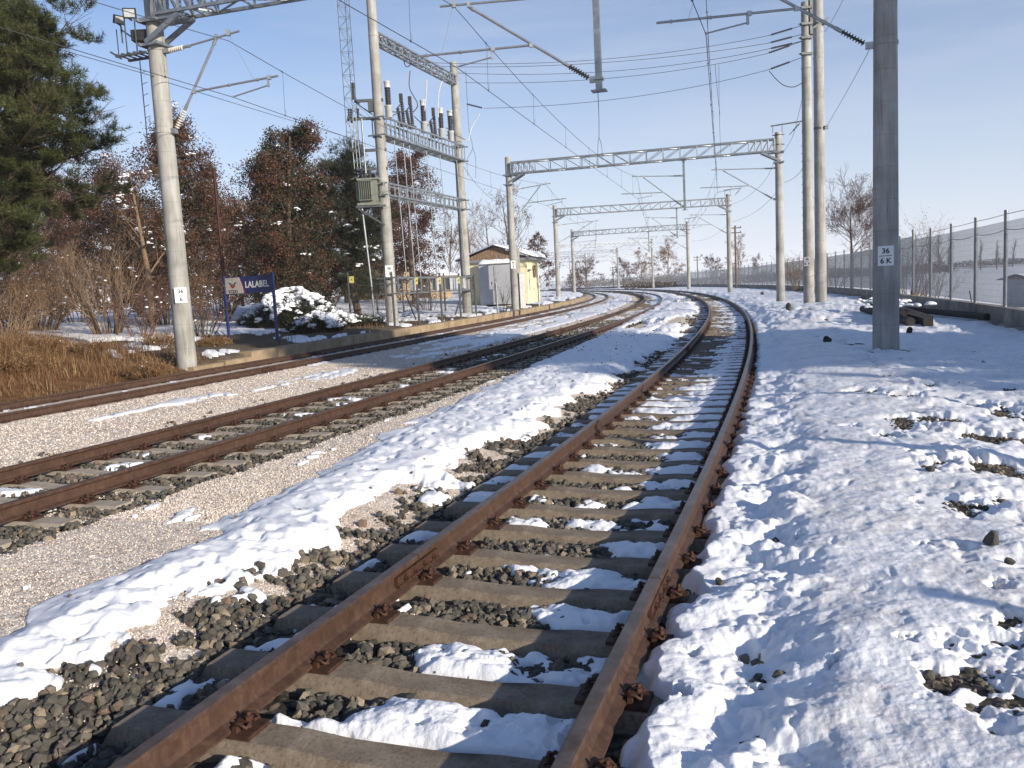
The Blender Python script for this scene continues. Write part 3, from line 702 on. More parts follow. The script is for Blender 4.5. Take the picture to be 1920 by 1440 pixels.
# ---------------------------------------------------------------- poles, portals, cantilevers, wires
def pole_mb(base, top_z, r0=.255, r1=.195, n=20, b=None):
    b = b or MB(); x, y, z = base
    b.tube([(x, y, z-.3), (x, y, z+(top_z-z)*.5), (x, y, top_z-.02), (x, y, top_z)], [r0, (r0+r1)/2, r1, r1-.02], n)
    return b
def collar(b, x, y, z, r, h=.07): b.lathe((x, y, z-h/2), (x, y, z+h/2), [(0, r+.006), (0.01, r+.018), (.99, r+.018), (1, r+.006)], 16, False)
def text_mesh(txt, size, bold=.0, extrude=.002, align='CENTER', sx=1.0):
    cu = bpy.data.curves.new('lettering', 'FONT'); cu.body = txt; cu.size = size; cu.extrude = extrude; cu.offset = bold
    cu.align_x = align; cu.align_y = 'CENTER'; cu.resolution_u = 3
    o = bpy.data.objects.new('lettering', cu); LINK(o); bpy.context.view_layer.update()
    me = bpy.data.meshes.new_from_object(o.evaluated_get(bpy.context.evaluated_depsgraph_get()))
    bpy.data.objects.remove(o); bpy.data.curves.remove(cu); me.name = 'lettering'
    if sx != 1:
        for v_ in me.vertices: v_.co.x *= sx
    return me
M['ink'] = mottled('black_lettering', (.01, .01, .01), (.02, .02, .02), 5, .5, 0, 0)
def number_plate(parent, x, y, z, r, l1, l2, w=.29, h=.39, turn=0., tilt=0):
    """thin white plate strapped to the pole, facing the viewer's side"""
    ang = math.atan2(-x, y)+turn                    # outward direction towards the track side
    face = Vector((math.sin(ang)*1, -math.cos(ang), 0)); c = Vector((x, y, z))+face*(r+.005)
    Rz = Matrix.Rotation(math.atan2(face.y, face.x)+math.pi/2, 3, 'Z')
    b = MB(); b.m = 0; b.box(c, (w, .006, h), 0, Rz); b.box(c-face*.02, (w*.8, .03, .03), 0, Rz)
    pl = b.build('number_plate', M['plate_white'], parent)
    V, F = [], []
    def addtxt(t, dz, size):
        me = text_mesh(t, size, .004, .001); n0 = len(V)
        for v_ in me.vertices:
            V.append(tuple(c+face*.0055+Rz @ Vector((v_.co.x, -v_.co.z, v_.co.y+dz))))
        for p in me.polygons: F.append(tuple(n0+i for i in p.vertices))
        bpy.data.meshes.remove(me)
    for t_, dz_ in ((l1, h*.24), (l2, -h*.26)):
        V.clear(); F.clear(); addtxt(t_, dz_, h*.36); me = bpy.data.meshes.new('lettering'); me.from_pydata(V, [], F); link('lettering', me, M['ink'], pl)
    b2 = MB(); b2.box(c+face*.0045, (w*.82, .003, .012), 0, Rz); b2.build('dividing_line', M['ink'], pl)
    return pl
def insulator(b, a, c, n=7, r=.062, core=.026):
    """row of sheds between a and c"""
    prof = [(0, core)]
    for k in range(n):
        t = (k+.5)/n; prof += [(t-.30/n, core), (t-.12/n, r), (t+.12/n, r*.94), (t+.25/n, core)]
    prof += [(1, core)]; b.lathe(a, c, prof, 12, False)
ZT, ZB, ZBT = 9.9, 8.85, 9.52
ZM, ZC = 8.05, 6.72
def cantilever(parent, px_, py_, e, reach, kind, ins_mat, up_=0.):
    """P: foot on the pole, e: unit vector across the track, reach to the track axis"""
    P = Vector((px_, py_, 0)); E = Vector((e[0], e[1], 0)); Z = Vector((0, 0, 1))
    at_ = lambda d, z: P+E*d+Z*(z-(.22-up_ if z > 7.5 else 0))
    o = empty('cantilever', (0, 0, 0)); o.parent = parent
    b = MB(); ib = MB()
    b.box(at_(.06, 8.1), (.16, .12, .10), math.atan2(e[1], e[0])); b.box(at_(.06, 6.1), (.16, .12, .12), math.atan2(e[1], e[0]))
    insulator(ib, at_(.14, 8.10), at_(.56, 8.125), 7)
    b.tube([at_(.56, 8.125), at_(.66, 8.13)], .036, 8); b.tube([at_(.62, 8.13), at_(reach+.32, 8.30)], .026, 8)
    b.lathe(at_(.70, 8.13), at_(.76, 8.135), [(0, .04), (1, .04)], 8)
    hi = at_(reach-.35, 8.20); lo = at_(.12, 6.12); dv = (hi-lo).normalized()
    insulator(ib, lo+dv*.05, lo+dv*.55, 8)
    b.tube([lo+dv*.55, lo+dv*.7], .040, 8); b.tube([lo+dv*.62, hi], .031, 8)
    b.lathe(hi-dv*.14, hi, [(0, .045), (1, .03)], 8); b.box(hi+Z*.05, (.07, .07, .12), 0)
    t = (6.98-lo.z)/dv.z; rg = lo+dv*t
    tip = reach+(1.28 if kind == 'A' else 1.0)
    b.tube([rg+E*.02, at_(tip, 7.08)], .026, 8); b.box(rg+E*.04, (.09, .07, .08), 0)
    rp = lambda d: rg+(at_(tip, 7.08)-rg)*((d-(rg-P).dot(E))/(tip-(rg-P).dot(E)))
    db = reach+1.02 if kind == 'A' else reach-.86
    q = rp(db); b.box(q, (.09, .08, .09), 0); b.box(q-Z*.10+E*(-.03 if kind == 'A' else .03), (.05, .05, .22), 0)
    b.tube([q-Z*.17, at_(reach+(.02 if kind == 'A' else -.02), ZC+.02)], .017, 6)
    b.box(at_(reach, ZC+.02), (.04, .03, .05), 0)
    b.box(at_(reach, 8.30), (.10, .08, .14), 0)
    b.tube([at_(reach+.03, 8.22), rp(reach+(.62 if kind == 'A' else .35))], .005, 4)
    for d in (reach+.7, reach-.1): b.lathe(rp(d)-E*.02, rp(d)+E*.02, [(0, .04), (1, .04)], 8)
    b.build('tube_frame', M['tube'], o); ib.build('insulator', ins_mat, o)
    return P+E*reach
def lattice(b, A, B, half_w, z0, z1, panel=1.0, tight=4):
    """box lattice girder from A to B (xy), between heights z0 and z1"""
    A = Vector((A[0], A[1], 0)); B = Vector((B[0], B[1], 0)); d = (B-A); L = d.length; d.normalize(); v_ = Vector((-d.y, d.x, 0))
    for sy in (-1, 1):
        for z in (z0, z1): b.bar(A+v_*half_w*sy+Vector((0, 0, z)), B+v_*half_w*sy+Vector((0, 0, z)), .075, .075)
    st = [0]; k = 0
    tl = [.36]*tight
    mid = L-2*sum(tl); n = max(2, round(mid/panel)); seq = tl+[mid/n]*n+tl
    x = 0; xs = [0]
    for q in seq: x += q; xs.append(x)
    H = lambda t, z, sy: A+d*t+v_*half_w*sy+Vector((0, 0, z))
    for k, t in enumerate(xs):
        for sy in (-1, 1): b.bar(H(t, z0, sy), H(t, z1, sy), .045, .05)
        b.bar(H(t, z0, -1), H(t, z0, 1), .04); b.bar(H(t, z1, -1), H(t, z1, 1), .04)
        if k < len(xs)-1:
            t2 = xs[k+1]; left = t2 < L/2
            for sy in (-1, 1): b.bar(H(t, z1 if left else z0, sy), H(t2, z0 if left else z1, sy), .038)
            b.bar(H(t, z0, -1 if k % 2 else 1), H(t2, z0, 1 if k % 2 else -1), .036); b.bar(H(t, z1, 1 if k % 2 else -1), H(t2, z1, -1 if k % 2 else 1), .036)
    return d, v_
GANTRY = []
def cross(A, d, i):
    """distance along the gantry line from A where track i passes"""
    t = 8.
    for _ in range(20):
        p = A+d*t; s, dd = sd(i, np.array([p[0]]), np.array([p[1]])); t -= float(dd[0])*.9
    return t, float(s[0])
LABG = ['nearest lattice portal, on the 36/6 pole, its beam cut by the photo top', 'second lattice portal crossing the tracks just beyond the twin tall poles', 'third lattice portal along the curve, in front of the hazy far ones', 'fourth lattice portal, small, seen under the third beam', 'fifth lattice portal, faint above the far trees', 'sixth lattice portal, very faint and narrow above the bend', 'last and faintest lattice portal where the tracks vanish left']
def gantry(k, L, Rr, ztop=ZT):
    A = np.array([*W(L[0], L[1], L[2])[:2]]); B = np.array([*W(Rr[0], Rr[1], Rr[2])[:2]])
    d = (B-A)/np.linalg.norm(B-A); Ln = np.linalg.norm(B-A)
    zA, zB = Hg(*A), Hg(*B)
    root = empty('portal_gantry', (A[0], A[1], zA), 0, LABG[k], 'overhead line portal', 'lattice portals over the tracks')
    def rb(o): 
        o.matrix_parent_inverse = Matrix.Translation((-A[0], -A[1], -zA)); return o
    poles = []
    for (q, z0_) in ((A, zA), (B, zB)):
        b = pole_mb((q[0], q[1], z0_), ztop, n=24 if k == 0 else 14)
        for zz in (8.1, 6.1): collar(b, q[0], q[1], zz, .22 if zz < 7 else .205)
        poles.append(rb(b.build('concrete_pole', M['concrete_pole'], root)))
    b = MB(); dv, vv = lattice(b, A+d*.22, B-d*.22, .30, ZB, ZBT)
    for q, sg in ((A, 1), (B, -1)):
        qv = Vector((q[0], q[1], 0)); dd = Vector((d[0]*sg, d[1]*sg, 0)); 
        for sy in (-1, 1):
            b.bar(qv+vv*.26*sy-dd*.1+Vector((0, 0, ZB-.62)), qv+vv*.28*sy+dd*.95+Vector((0, 0, ZB-.06)), .07, .12)
            b.bar(qv+vv*.24*sy-dd*.28+Vector((0, 0, ZB-.08)), qv+vv*.24*sy+dd*1.0+Vector((0, 0, ZB-.08)), .08, .10)
            b.bar(qv+vv*.24*sy-dd*.28+Vector((0, 0, ZB-.66)), qv+vv*.24*sy+dd*.30+Vector((0, 0, ZB-.66)), .08, .06)
        for z in (ZB-.08, ZB-.66):
            b.bar(qv-vv*.34-dd*.26+Vector((0, 0, z)), qv+vv*.34-dd*.26+Vector((0, 0, z)), .07)
            b.bar(qv-vv*.34+dd*.26+Vector((0, 0, z)), qv+vv*.34+dd*.26+Vector((0, 0, z)), .07)
        b.box(qv+dd*.24+Vector((0, 0, ZB+.33)), (.05, .5, .55), math.atan2(d[1], d[0]))
    rb(b.build('lattice_beam', M['galv'], root))
    t1, s1_ = cross(A, d, 1); t2, s2_ = cross(A, d, 2); t3, s3_ = cross(A, d, 3)
    ins = M['porcelain'] if k == 0 else M['porcelain_dark']
    sup = {}
    c = empty('x'); bpy.data.objects.remove(c)
    p = cantilever(root, A[0]+d[0]*.22, A[1]+d[1]*.22, d, t1-.22, 'A', M['porcelain'], .16 if k == 0 else 0.); sup[1] = p
    xd = t2+(3.2 if k == 0 else 2.78)
    drop = MB(); dp = A+d*xd
    drop.box((dp[0], dp[1], (ZB+5.85)/2), (.13, .13, ZB-5.85), math.atan2(d[1], d[0])); drop.box((dp[0], dp[1], 5.85), (.32, .26, .025), math.atan2(d[1], d[0]))
    drop.box((dp[0], dp[1], ZB-.05), (.34, .5, .05), math.atan2(d[1], d[0])); drop.box((dp[0], dp[1], 6.1), (.2, .2, .05), math.atan2(d[1], d[0]))
    rb(drop.build('drop_tube', M['galv'], root))
    sup[2] = cantilever(root, dp[0]-d[0]*.06, dp[1]-d[1]*.06, -d, xd-.06-t2, 'B', M['porcelain_dark'])
    sup[3] = cantilever(root, B[0]-d[0]*.22, B[1]-d[1]*.22, -d, Ln-.22-t3, 'B', M['porcelain_dark'])
    for ch in root.children:
        if ch.name.startswith('cantilever'): rb(ch)
    GANTRY.append(dict(A=A, B=B, d=d, sup=sup, root=root, poles=poles, zA=zA, zB=zB, rb=rb)); return GANTRY[-1]
GP = [((351, 690, 22.0), (1661, 655, 17.1)), ((966, 570, 54.5), (1464, 560, 50.4)), ((1047, 550, 88.5), (1369, 545, 86)), ((1077, 545, 128), (1292, 545, 124)), ((1047, 540, 166), (1225, 540, 170)), ((1008, 540, 204), (1160, 540, 205)), ((962, 540, 240), (1100, 540, 236))]
for k, (l, r_) in enumerate(GP): gantry(k, l, r_, ZT if k else 10.4)
g0 = GANTRY[0]
# number plates, joint marks
pl = number_plate(g0['poles'][0], g0['A'][0], g0['A'][1], 2.0, .248, '36', '6', turn=.05)
pl.matrix_parent_inverse = Matrix.Identity(4)
pl = number_plate(g0['poles'][1], g0['B'][0], g0['B'][1], 2.0, .245, '36', '6 K', turn=.0)
for o in g0['poles']:
    for ch in o.children: ch.matrix_parent_inverse = o.matrix_world.inverted() if False else Matrix.Identity(4)
g1 = GANTRY[1]; number_plate(g1['poles'][0], g1['A'][0], g1['A'][1], 3.2, .24, '36', '4', w=.3, h=.5)
# rings and a feeder arm on the right-hand poles
for k, g in enumerate(GANTRY[1:6], 1):
    b = MB(); q = Vector((*g['B'], 0)); dd = Vector((*g['d'], 0)); Z = Vector((0, 0, 1))
    b.bar(q-dd*.42+Z*10.28, q+dd*1.35+Z*10.40, .07, .07); b.bar(q-dd*.30+Z*9.85, q-dd*.30+Z*10.26, .035); b.bar(q+dd*.22+Z*9.85, q+dd*.22+Z*10.30, .035)
    for z in (9.75, 9.2): collar(b, q.x, q.y, z, .205, .06); b.bar(q-dd*.34+Z*z, q+dd*.34+Z*z, .05)
    b.lathe(q+dd*1.2+Z*10.3, q+dd*.62+Z*9.7, [(0, .02), (.2, .05), (.25, .02), (.4, .05), (.45, .02), (.6, .05), (.65, .02), (1, .02)], 8)
    g['rb'](b.build('feeder_arm', M['galv_dark'], g['root']))
# floodlights and service platform on the near left pole
def floodlight(root, c, look, s=.36):
    c = Vector(c); look = Vector(look).normalized(); Mx = look.to_track_quat('-Y', 'Z').to_matrix()
    b = MB(); b.box(c, (s, .07, s*.78), M=Mx); b.box(c-look*.05, (s*.6, .06, s*.5), M=Mx); b.bar(c-Vector((0, 0, s*.5)), c-Vector((0, 0, s*.4)), .2, .03)
    o = b.build('floodlight_housing', M['black'], root); g = MB(); g.box(c+look*.037, (s*.80, .006, s*.58), M=Mx)
    g.build('lamp_glass', M['lampglass'], o); return o
M['lampglass'] = mottled('lamp_reflector_glass', (.42, .44, .42), (.62, .64, .60), 20, .15, .2, 0)
fl = empty('floodlight_bracket', (0, 0, 0), 0, 'pair of black floodlights on a small service bracket left of the 36/6 pole', 'floodlights')
A0 = Vector((*g0['A'], 0)); e0 = Vector((*g0['d'], 0)); v0 = Vector((-e0.y, e0.x, 0)); Z = Vector((0, 0, 1))
b = MB()
b.bar(A0-e0*.15-v0*.22+Z*8.02, A0-e0*1.05-v0*.22+Z*8.02, .07, .05); b.bar(A0-e0*.15+v0*.22+Z*8.02, A0-e0*1.05+v0*.22+Z*8.02, .07, .05)
for k in range(5): b.bar(A0-e0*(.3+.18*k)-v0*.26+Z*8.06, A0-e0*(.3+.18*k)+v0*.26+Z*8.06, .06, .02)
b.bar(A0-e0*1.2-v0*.22+Z*8.15, A0-e0*.9-v0*.22+Z*7.95, .05, .04)
for dx in (.42, .72): b.bar(A0-e0*dx-v0*.2+Z*8.05, A0-e0*dx-v0*.2+Z*9.0, .025)
b.bar(A0-e0*1.0+Z*8.4, A0-e0*1.0+Z*8.82, .03); b.bar(A0-e0*.7+Z*8.5, A0-e0*1.0+Z*8.72, .05, .03); b.bar(A0-e0*1.15+Z*8.1, A0-e0*1.15+Z*8.75, .02)
b.build('service_bracket', M['galv_dark'], fl)
floodlight(fl, A0-e0*.50-v0*.25+Z*8.98, (.2, -1, -.15), .31); floodlight(fl, A0-e0*1.0-v0*.05+Z*8.95, (.75, -.6, -.35), .27)
b = MB(); b.box(A0-e0*.42+Z*8.48, (.4, .3, .26)); b.build('control_box', M['black'], fl)
b = MB(); q = A0-e0*.78+v0*.3
b.tube([q+Z*8.0, q+Z*5.9], .014, 6)
for k in range(7): b.bar(q+Z*(7.7-k*.28), q+e0*.16+Z*(7.74-k*.28), .012)
b.build('climbing_rod', M['galv'], fl)

# ---------------------------------------------------------------- overhead wires: messenger, contact wire and droppers for each track
def sagline(P, Q, sag, n=10):
    P, Q = Vector(P), Vector(Q); return [P.lerp(Q, t/n)-Vector((0, 0, 4*sag*(t/n)*(1-t/n))) for t in range(n+1)]
WL = {1: 'contact and messenger wires hung over the far track by the platform', 2: 'contact and messenger wires hung over the middle track', 3: 'contact and messenger wires hung over the nearest track'}
for i in (1, 2, 3):
    pts = [g['sup'][i] for g in GANTRY]
    s0, _ = sd(i, np.array([pts[0].x]), np.array([pts[0].y])); back = tp(i, float(s0[0])-33., 0.)
    pts = [Vector((back[0], back[1], 0))]+pts
    root = empty('overhead_line', (0, 0, 0), 0, WL[i], 'overhead wires', 'overhead wires along the tracks')
    mb, cb = MB(), MB(); mp = []; cp_ = []
    for a, c in zip(pts[:-1], pts[1:]):
        L = (c-a).length; sg = .78*(L/34)**2*.9
        sl = sagline(a+Z*ZM, c+Z*ZM, min(sg, .95), 12); mp += sl[:-1]
        cl = sagline(a+Z*ZC, c+Z*ZC, .03, 12); cp_ += cl[:-1]
        nd = 7
        if a.y < 165:
            for j in range(nd):
                t = (j+.5)/nd; f = lambda ln: ln[int(t*12)].lerp(ln[min(int(t*12)+1, 12)], t*12-int(t*12))
                p1, p2 = f(sl), f(cl)
                if p1.y < 6: continue
                d_ = MB(); d_.tube([p1, p1-Z*.1+Vector((.02, 0, 0)), p2+Z*.12, p2], .0042, 4)
                d_.tube([p2+Z*.16, p2+Z*.10+Vector((.035, 0, 0)), p2+Z*.02+Vector((.015, 0, 0))], .0035, 4); d_.box(p2, (.03, .05, .035)); d_.box(p1, (.03, .05, .03))
                d_.build('dropper', M['wire'], root)
    mb.tube(mp+[pts[-1]+Z*ZM], .0085, 5).build('messenger_wire', M['wire'], root)
    cb.tube(cp_+[pts[-1]+Z*ZC], .0085, 5).build('contact_wire', M['wire'], root)

# ---------------------------------------------------------------- substation frame on the platform
SB = W(736, 600, 37.9); SC = W(877, 585, 46.3); SB[2] = Hg(*SB[:2]); SC[2] = Hg(*SC[:2])
ZBt, ZCt = 14.4, 13.7
su = Vector((SC[0]-SB[0], SC[1]-SB[1], 0)); SLn = su.length; su.normalize(); sv = Vector((su.y, -su.x, 0))   # sv points towards the tracks
sub = empty('switchgear_portal', (SB[0], SB[1], SB[2]), 0, 'switchgear frame of two tall concrete poles joined by lattice beams on the platform', 'substation frame')
sub_inv = Matrix.Translation((-SB[0], -SB[1], -SB[2]))
def sp_(o): o.matrix_parent_inverse = sub_inv; return o
def SP_(t, z, o=0.): return Vector((SB[0], SB[1], 0))+su*(SLn*t)+sv*o+Vector((0, 0, z))
pb = []
for q, zt in ((SB, ZBt), (SC, ZCt)):
    b = pole_mb(q, zt, .27, .20, 18)
    for z in (9.4, 8.5, 6.6, 6.0, 2.4, 12.8): collar(b, q[0], q[1], z, .255-.004*z)
    pb.append(sp_(b.build('concrete_pole', M['concrete_pole'], sub)))
number_plate(pb[0], SB[0], SB[1], 2.75, .262, '36', '5', .34, .5)
def ladder_beam(z0, z1, hw, step, name='lattice_beam', m_='galv', floor=True):
    b = MB(); a, c = .0, 1.
    for sy in (-1, 1):
        for z in (z0, z1): b.bar(SP_(0, z, hw*sy), SP_(1, z, hw*sy), .07)
    n = int(SLn/step)
    for k in range(n+1):
        t = k/n
        for sy in (-1, 1): b.bar(SP_(t, z0, hw*sy), SP_(t, z1, hw*sy), .045, .05)
        b.bar(SP_(t, z0, -hw), SP_(t, z0, hw), .05)
        if floor and k < n: b.bar(SP_(t, z0, -hw if k % 2 else hw), SP_((k+1)/n, z0, hw if k % 2 else -hw), .04); b.bar(SP_(t+.5/n, z0, -hw), SP_(t+.5/n, z0, hw), .04)
    for z in (z0, z1):
        for t in (-.3/SLn, .3/SLn, 1-.3/SLn, 1+.3/SLn): b.bar(SP_(t, z, -hw-.08), SP_(t, z, hw+.08), .06)
    return sp_(b.build(name, M[m_], sub))
ladder_beam(8.60, 9.35, .34, .42); ladder_beam(6.05, 6.55, .26, .55, floor=False); ladder_beam(1.75, 2.45, .40, .75)
b = MB(); lattice(b, SP_(.02, 0)[:2], SP_(.98, 0)[:2], .16, 12.55, 12.95, .8, 2); sp_(b.build('top_beam', M['galv'], sub))
# breakers and disconnectors standing on the main beam
def breaker(t, kind, o=.0):
    e = empty('circuit_breaker' if kind else 'disconnector'); e.parent = sub; e.matrix_parent_inverse = sub_inv
    p = SP_(t, 9.38, o); w, d_ = MB(), MB()
    if kind:
        w.lathe(p, p+Z*.52, [(0, .13), (.02, .16), (.9, .16), (.92, .185), (1, .185)], 14); insulator(d_, p+Z*.52, p+Z*1.28, 11, .14, .10)
        w.lathe(p+Z*1.28, p+Z*1.54, [(0, .13), (.8, .13), (.85, .15), (1, .15)], 14)
    else:
        w.box(p+Z*.06, (.5, .3, .12), math.atan2(su.y, su.x)); insulator(d_, p+Z*.12+su*.15, p+Z*1.05+su*.05, 9, .10, .06); insulator(d_, p+Z*.12-su*.22, p+Z*.75-su*.42, 7, .10, .06)
        d_.box(p+Z*1.25, (.16, .16, .4)); d_.bar(p+Z*1.05+su*.05, p+Z*.75-su*.42, .04)
    o1 = w.build('housing', M['white_metal'] if kind else M['galv_dark'], e); o2 = d_.build('insulator', M['porcelain_dark'], e)
    for q in (o1, o2): q.matrix_parent_inverse = Matrix.Identity(4)
for t, kd, o in ((.035, 1, .34), (.26, 0, 0), (.34, 0, .1), (.50, 1, .1), (.66, 0, 0), (.735, 1, .1), (.83, 1, .25)): breaker(t, kd, o)
# vertical operating rods down to the drive boxes
b = MB()
for t in (.10, .20, .27, .48, .66, .90):
    b.tube([SP_(t, 8.6, .22), SP_(t+.01, 6.3, .24)], .022, 6); b.tube([SP_(t+.01, 6.3, .24), SP_(t+.02, 2.4, .30)], .026, 6); b.box(SP_(t+.01, 5.95, .24), (.08, .08, .3))
sp_(b.build('operating_rods', M['galv'], sub))
for t in (.2, .48, .66, .86):
    b = MB(); b.box(SP_(t, 2.10, .30), (.34, .25, .52), math.atan2(su.y, su.x)); b.box(SP_(t, 2.38, .30), (.38, .29, .03), math.atan2(su.y, su.x)); sp_(b.build('drive_box', M['white_metal'], sub))
b = MB()
for t in (.02, .98): b.box(SP_(t, 2.5, .1), (.3, .5, .08), math.atan2(su.y, su.x))
b.bar(SP_(.86, 1.7, .3), SP_(.72, .5, .3), .05); b.bar(SP_(.1, 1.7, .3), SP_(.2, .5, .3), .05); b.bar(SP_(-.12, 2.1, 0), SP_(0, 2.1, 0), .08)
for o in (-.22, .0, .22): b.bar(SP_(-.13, 2.2, o), SP_(.03, 2.2, o), .03)
sp_(b.build('beam_brackets', M['galv_dark'], sub))
# jumper loops
def px_wire(b, pts, r=.012, n=5):
    P = [Vector(W(*p)) for p in pts]
    if len(P) == 3:                                            # smooth through three points
        a, m_, c = P; out = []
        for k in range(13):
            t = k/12; out.append(a*(2*(t-.5)*(t-1))+m_*(4*t*(1-t))+c*(2*t*(t-.5)))
        P = out
    elif len(P) > 3:
        out = []
        for k in range(len(P)-1):
            p0, p1, p2, p3 = P[max(k-1, 0)], P[k], P[k+1], P[min(k+2, len(P)-1)]
            for j in range(5):
                t = j/5; out.append(.5*((2*p1)+(p2-p0)*t+(2*p0-5*p1+4*p2-p3)*t*t+(3*p1-p0-3*p2+p3)*t**3))
        P = out+[P[-1]]
    b.tube(P, r, n)
for nm, mt, sets in (('black_jumper_cable', 'wire', [[(769, 133, 40), (768, 165, 40), (783, 195, 40), (775, 210, 40.2)], [(724, 205, 38.4), (740, 210, 39), (760, 208, 40)], [(732, 222, 38.6), (745, 212, 39.2), (762, 209, 40)], [(777, 218, 40.5), (785, 226, 41), (792, 232, 41.5)], [(800, 240, 42), (806, 232, 42.5), (817, 232, 43)], [(838, 255, 44), (848, 252, 45), (872, 262, 46)], [(836, 240, 44), (846, 238, 45), (850, 210, 45.4), (848, 180, 45.6)], [(770, 120, 40), (762, 125, 40), (757, 112, 39.6)]]),
                     ('white_jumper_cable', 'white_metal', [[(800, 150, 42), (799, 175, 42), (796, 208, 42)], [(829, 152, 44), (822, 180, 43.6), (822, 220, 43.2)], [(900, 212, 47), (884, 240, 46.8), (878, 262, 46.6), (868, 262, 46.4)]])):
    b = MB()
    for s_ in sets: px_wire(b, s_, .022 if nm[0] == 'b' else .028)
    sp_(b.build(nm, M[mt], sub))
# pole transformer with fuses on the left side of the near substation pole
tr = empty('pole_transformer', (SB[0], SB[1], 6), 0, 'grey-green finned transformer on a bracket left of the near substation pole', 'transformer')
def tl_(x, y, z): return Vector((SB[0], SB[1], 0))+Vector((x, y, z))
M['trafo'] = mottled('grey_green_paint', (.16, .175, .14), (.235, .245, .20), 5, .5, 0, .1)
b = MB(); b.box(tl_(-.62, -.15, 6.22), (.80, .62, .95)); b.box(tl_(-.62, -.15, 6.74), (.92, .74, .07)); b.box(tl_(-.62, -.15, 5.68), (1.0, .72, .10)); b.build('tank', M['trafo'], tr).matrix_parent_inverse = Matrix.Translation((-SB[0], -SB[1], -6))
b = MB()
for k in range(7): b.box(tl_(-.98+.085*k, -.52, 6.25), (.02, .14, .78))
for k in range(5): b.box(tl_(-1.08, -.38+.11*k, 6.25), (.14, .02, .78))
b.box(tl_(-.72, -.53, 6.66), (.62, .16, .03)); b.box(tl_(-.72, -.53, 5.84), (.62, .16, .03)); b.build('cooling_fins', M['trafo'], tr).matrix_parent_inverse = Matrix.Translation((-SB[0], -SB[1], -6))
b = MB()
for sy in (-.42, .30):
    b.bar(tl_(-1.2, sy, 5.58), tl_(.1, sy, 5.58), .09); b.bar(tl_(-1.1, sy, 5.5), tl_(.0, sy, 4.75), .08); b.bar(tl_(-.55, sy, 5.5), tl_(-.55, sy, 5.15), .06)
b.bar(tl_(-.12, -.42, 4.75), tl_(-.12, .3, 4.75), .08)
for z, L_ in ((10.1, 1.0), (9.35, 1.35), (8.0, 1.3), (7.2, 1.1)): b.bar(tl_(-L_, -.1, z), tl_(.25, -.1, z), .09, .12); b.bar(tl_(-L_+.1, -.5, z), tl_(-L_+.1, .4, z), .09, .12)
b.bar(tl_(-.9, -.1, 10.0), tl_(-.25, -.1, 9.5), .05); b.box(tl_(-.3, -.2, 9.85), (.2, .2, .5))
b.build('steel_brackets', M['galv_dark'], tr).matrix_parent_inverse = Matrix.Translation((-SB[0], -SB[1], -6))
b = MB(); insulator(b, tl_(-1.0, -.2, 10.15), tl_(-1.0, -.2, 10.85), 9, .085, .05)
for x in (-1.25, -1.15, -.85): insulator(b, tl_(x, -.3, 9.35), tl_(x+.02, -.3, 9.75), 4, .06, .04)
for x in (-.75, -.55): insulator(b, tl_(x, -.1, 6.78), tl_(x, -.1, 7.3), 5, .07, .045)
b.build('bushing_insulators', M['porcelain_dark'], tr).matrix_parent_inverse = Matrix.Translation((-SB[0], -SB[1], -6))
b = MB()
for x in (-1.22, -1.08, -.95): b.tube([tl_(x, -.3, 9.4), tl_(x+.06, -.3, 7.2)], .02, 5)
b.tube([tl_(-.7, -.35, 9.3), tl_(-.68, -.35, 7.0)], .045, 6); b.tube([tl_(-.95, -.35, 5.5), tl_(-.78, -.35, 2.3), tl_(-.74, -.3, .4)], .05, 7); b.tube([tl_(-.3, -.4, 6.9), tl_(.1, -.45, 6.6), tl_(-.1, -.45, 6.0)], .018, 5)
px_wire(b, [(665, 195, 37.6), (656, 225, 37.6), (658, 240, 37.6)], .012); px_wire(b, [(665, 195, 37.6), (690, 215, 37.7), (712, 240, 37.8)], .012)
b.build('cable_conduits', M['galv'], tr).matrix_parent_inverse = Matrix.Translation((-SB[0], -SB[1], -6))

# ---------------------------------------------------------------- the two tall poles on the right
TA = W(1517, 570, 40.0); TB = W(1539.5, 570, 38.2)
TALL = []
for q, zt, lab in ((TA, 13.9, 'left of the two tall concrete poles standing together beyond the near pole, with number plate'), (TB, 16.5, 'right and taller of the two tall concrete poles standing together, top out of the photo')):
    q[2] = Hg(*q[:2]); rt_ = empty('tall_concrete_pole', (q[0], q[1], q[2]), 0, lab, 'concrete pole', 'pair of tall concrete poles')
    b = pole_mb(q, zt, .255, .20, 18); 
    for z in (11.0, 8.2, 9.6): collar(b, q[0], q[1], z, .215, .05)
    o = b.build('pole_shaft', M['concrete_pole'], rt_); o.matrix_parent_inverse = Matrix.Translation((-q[0], -q[1], -q[2])); TALL.append((rt_, o))
number_plate(TALL[0][1], TA[0], TA[1], 2.25, .25, '36', 'K 4', .27, .42, turn=-.25)
b = MB()
for z in (13.6, 12.9, 12.3, 11.6): b.box((TA[0]-.05, TA[1]-.2, z), (.5, .18, .10)); b.bar((TA[0]-.4, TA[1]-.2, z), (TA[0]+.4, TA[1]-.2, z), .06)
b.box((TA[0]+.22, TA[1]-.1, 13.2), (.22, .3, 1.5))
b2 = MB()
for k in range(14): b2.bar((TA[0]-.30, TA[1], 3+.35*k), (TA[0]-.19, TA[1], 3+.35*k), .02)
o2 = b2.build('step_rungs', M['galv_dark'], TALL[0][0]); o2.matrix_parent_inverse = Matrix.Translation(tuple(-TA)); tag(o2, kind='stuff')
b.build('steel_fittings', M['galv_dark'], TALL[0][0]).matrix_parent_inverse = Matrix.Translation(tuple(-TA))
b = MB()
for z in (12.4, 8.0): b.box((TB[0]+.22, TB[1]-.2, z), (.16, .14, .14)); collar(b, TB[0], TB[1], z, .22, .1)
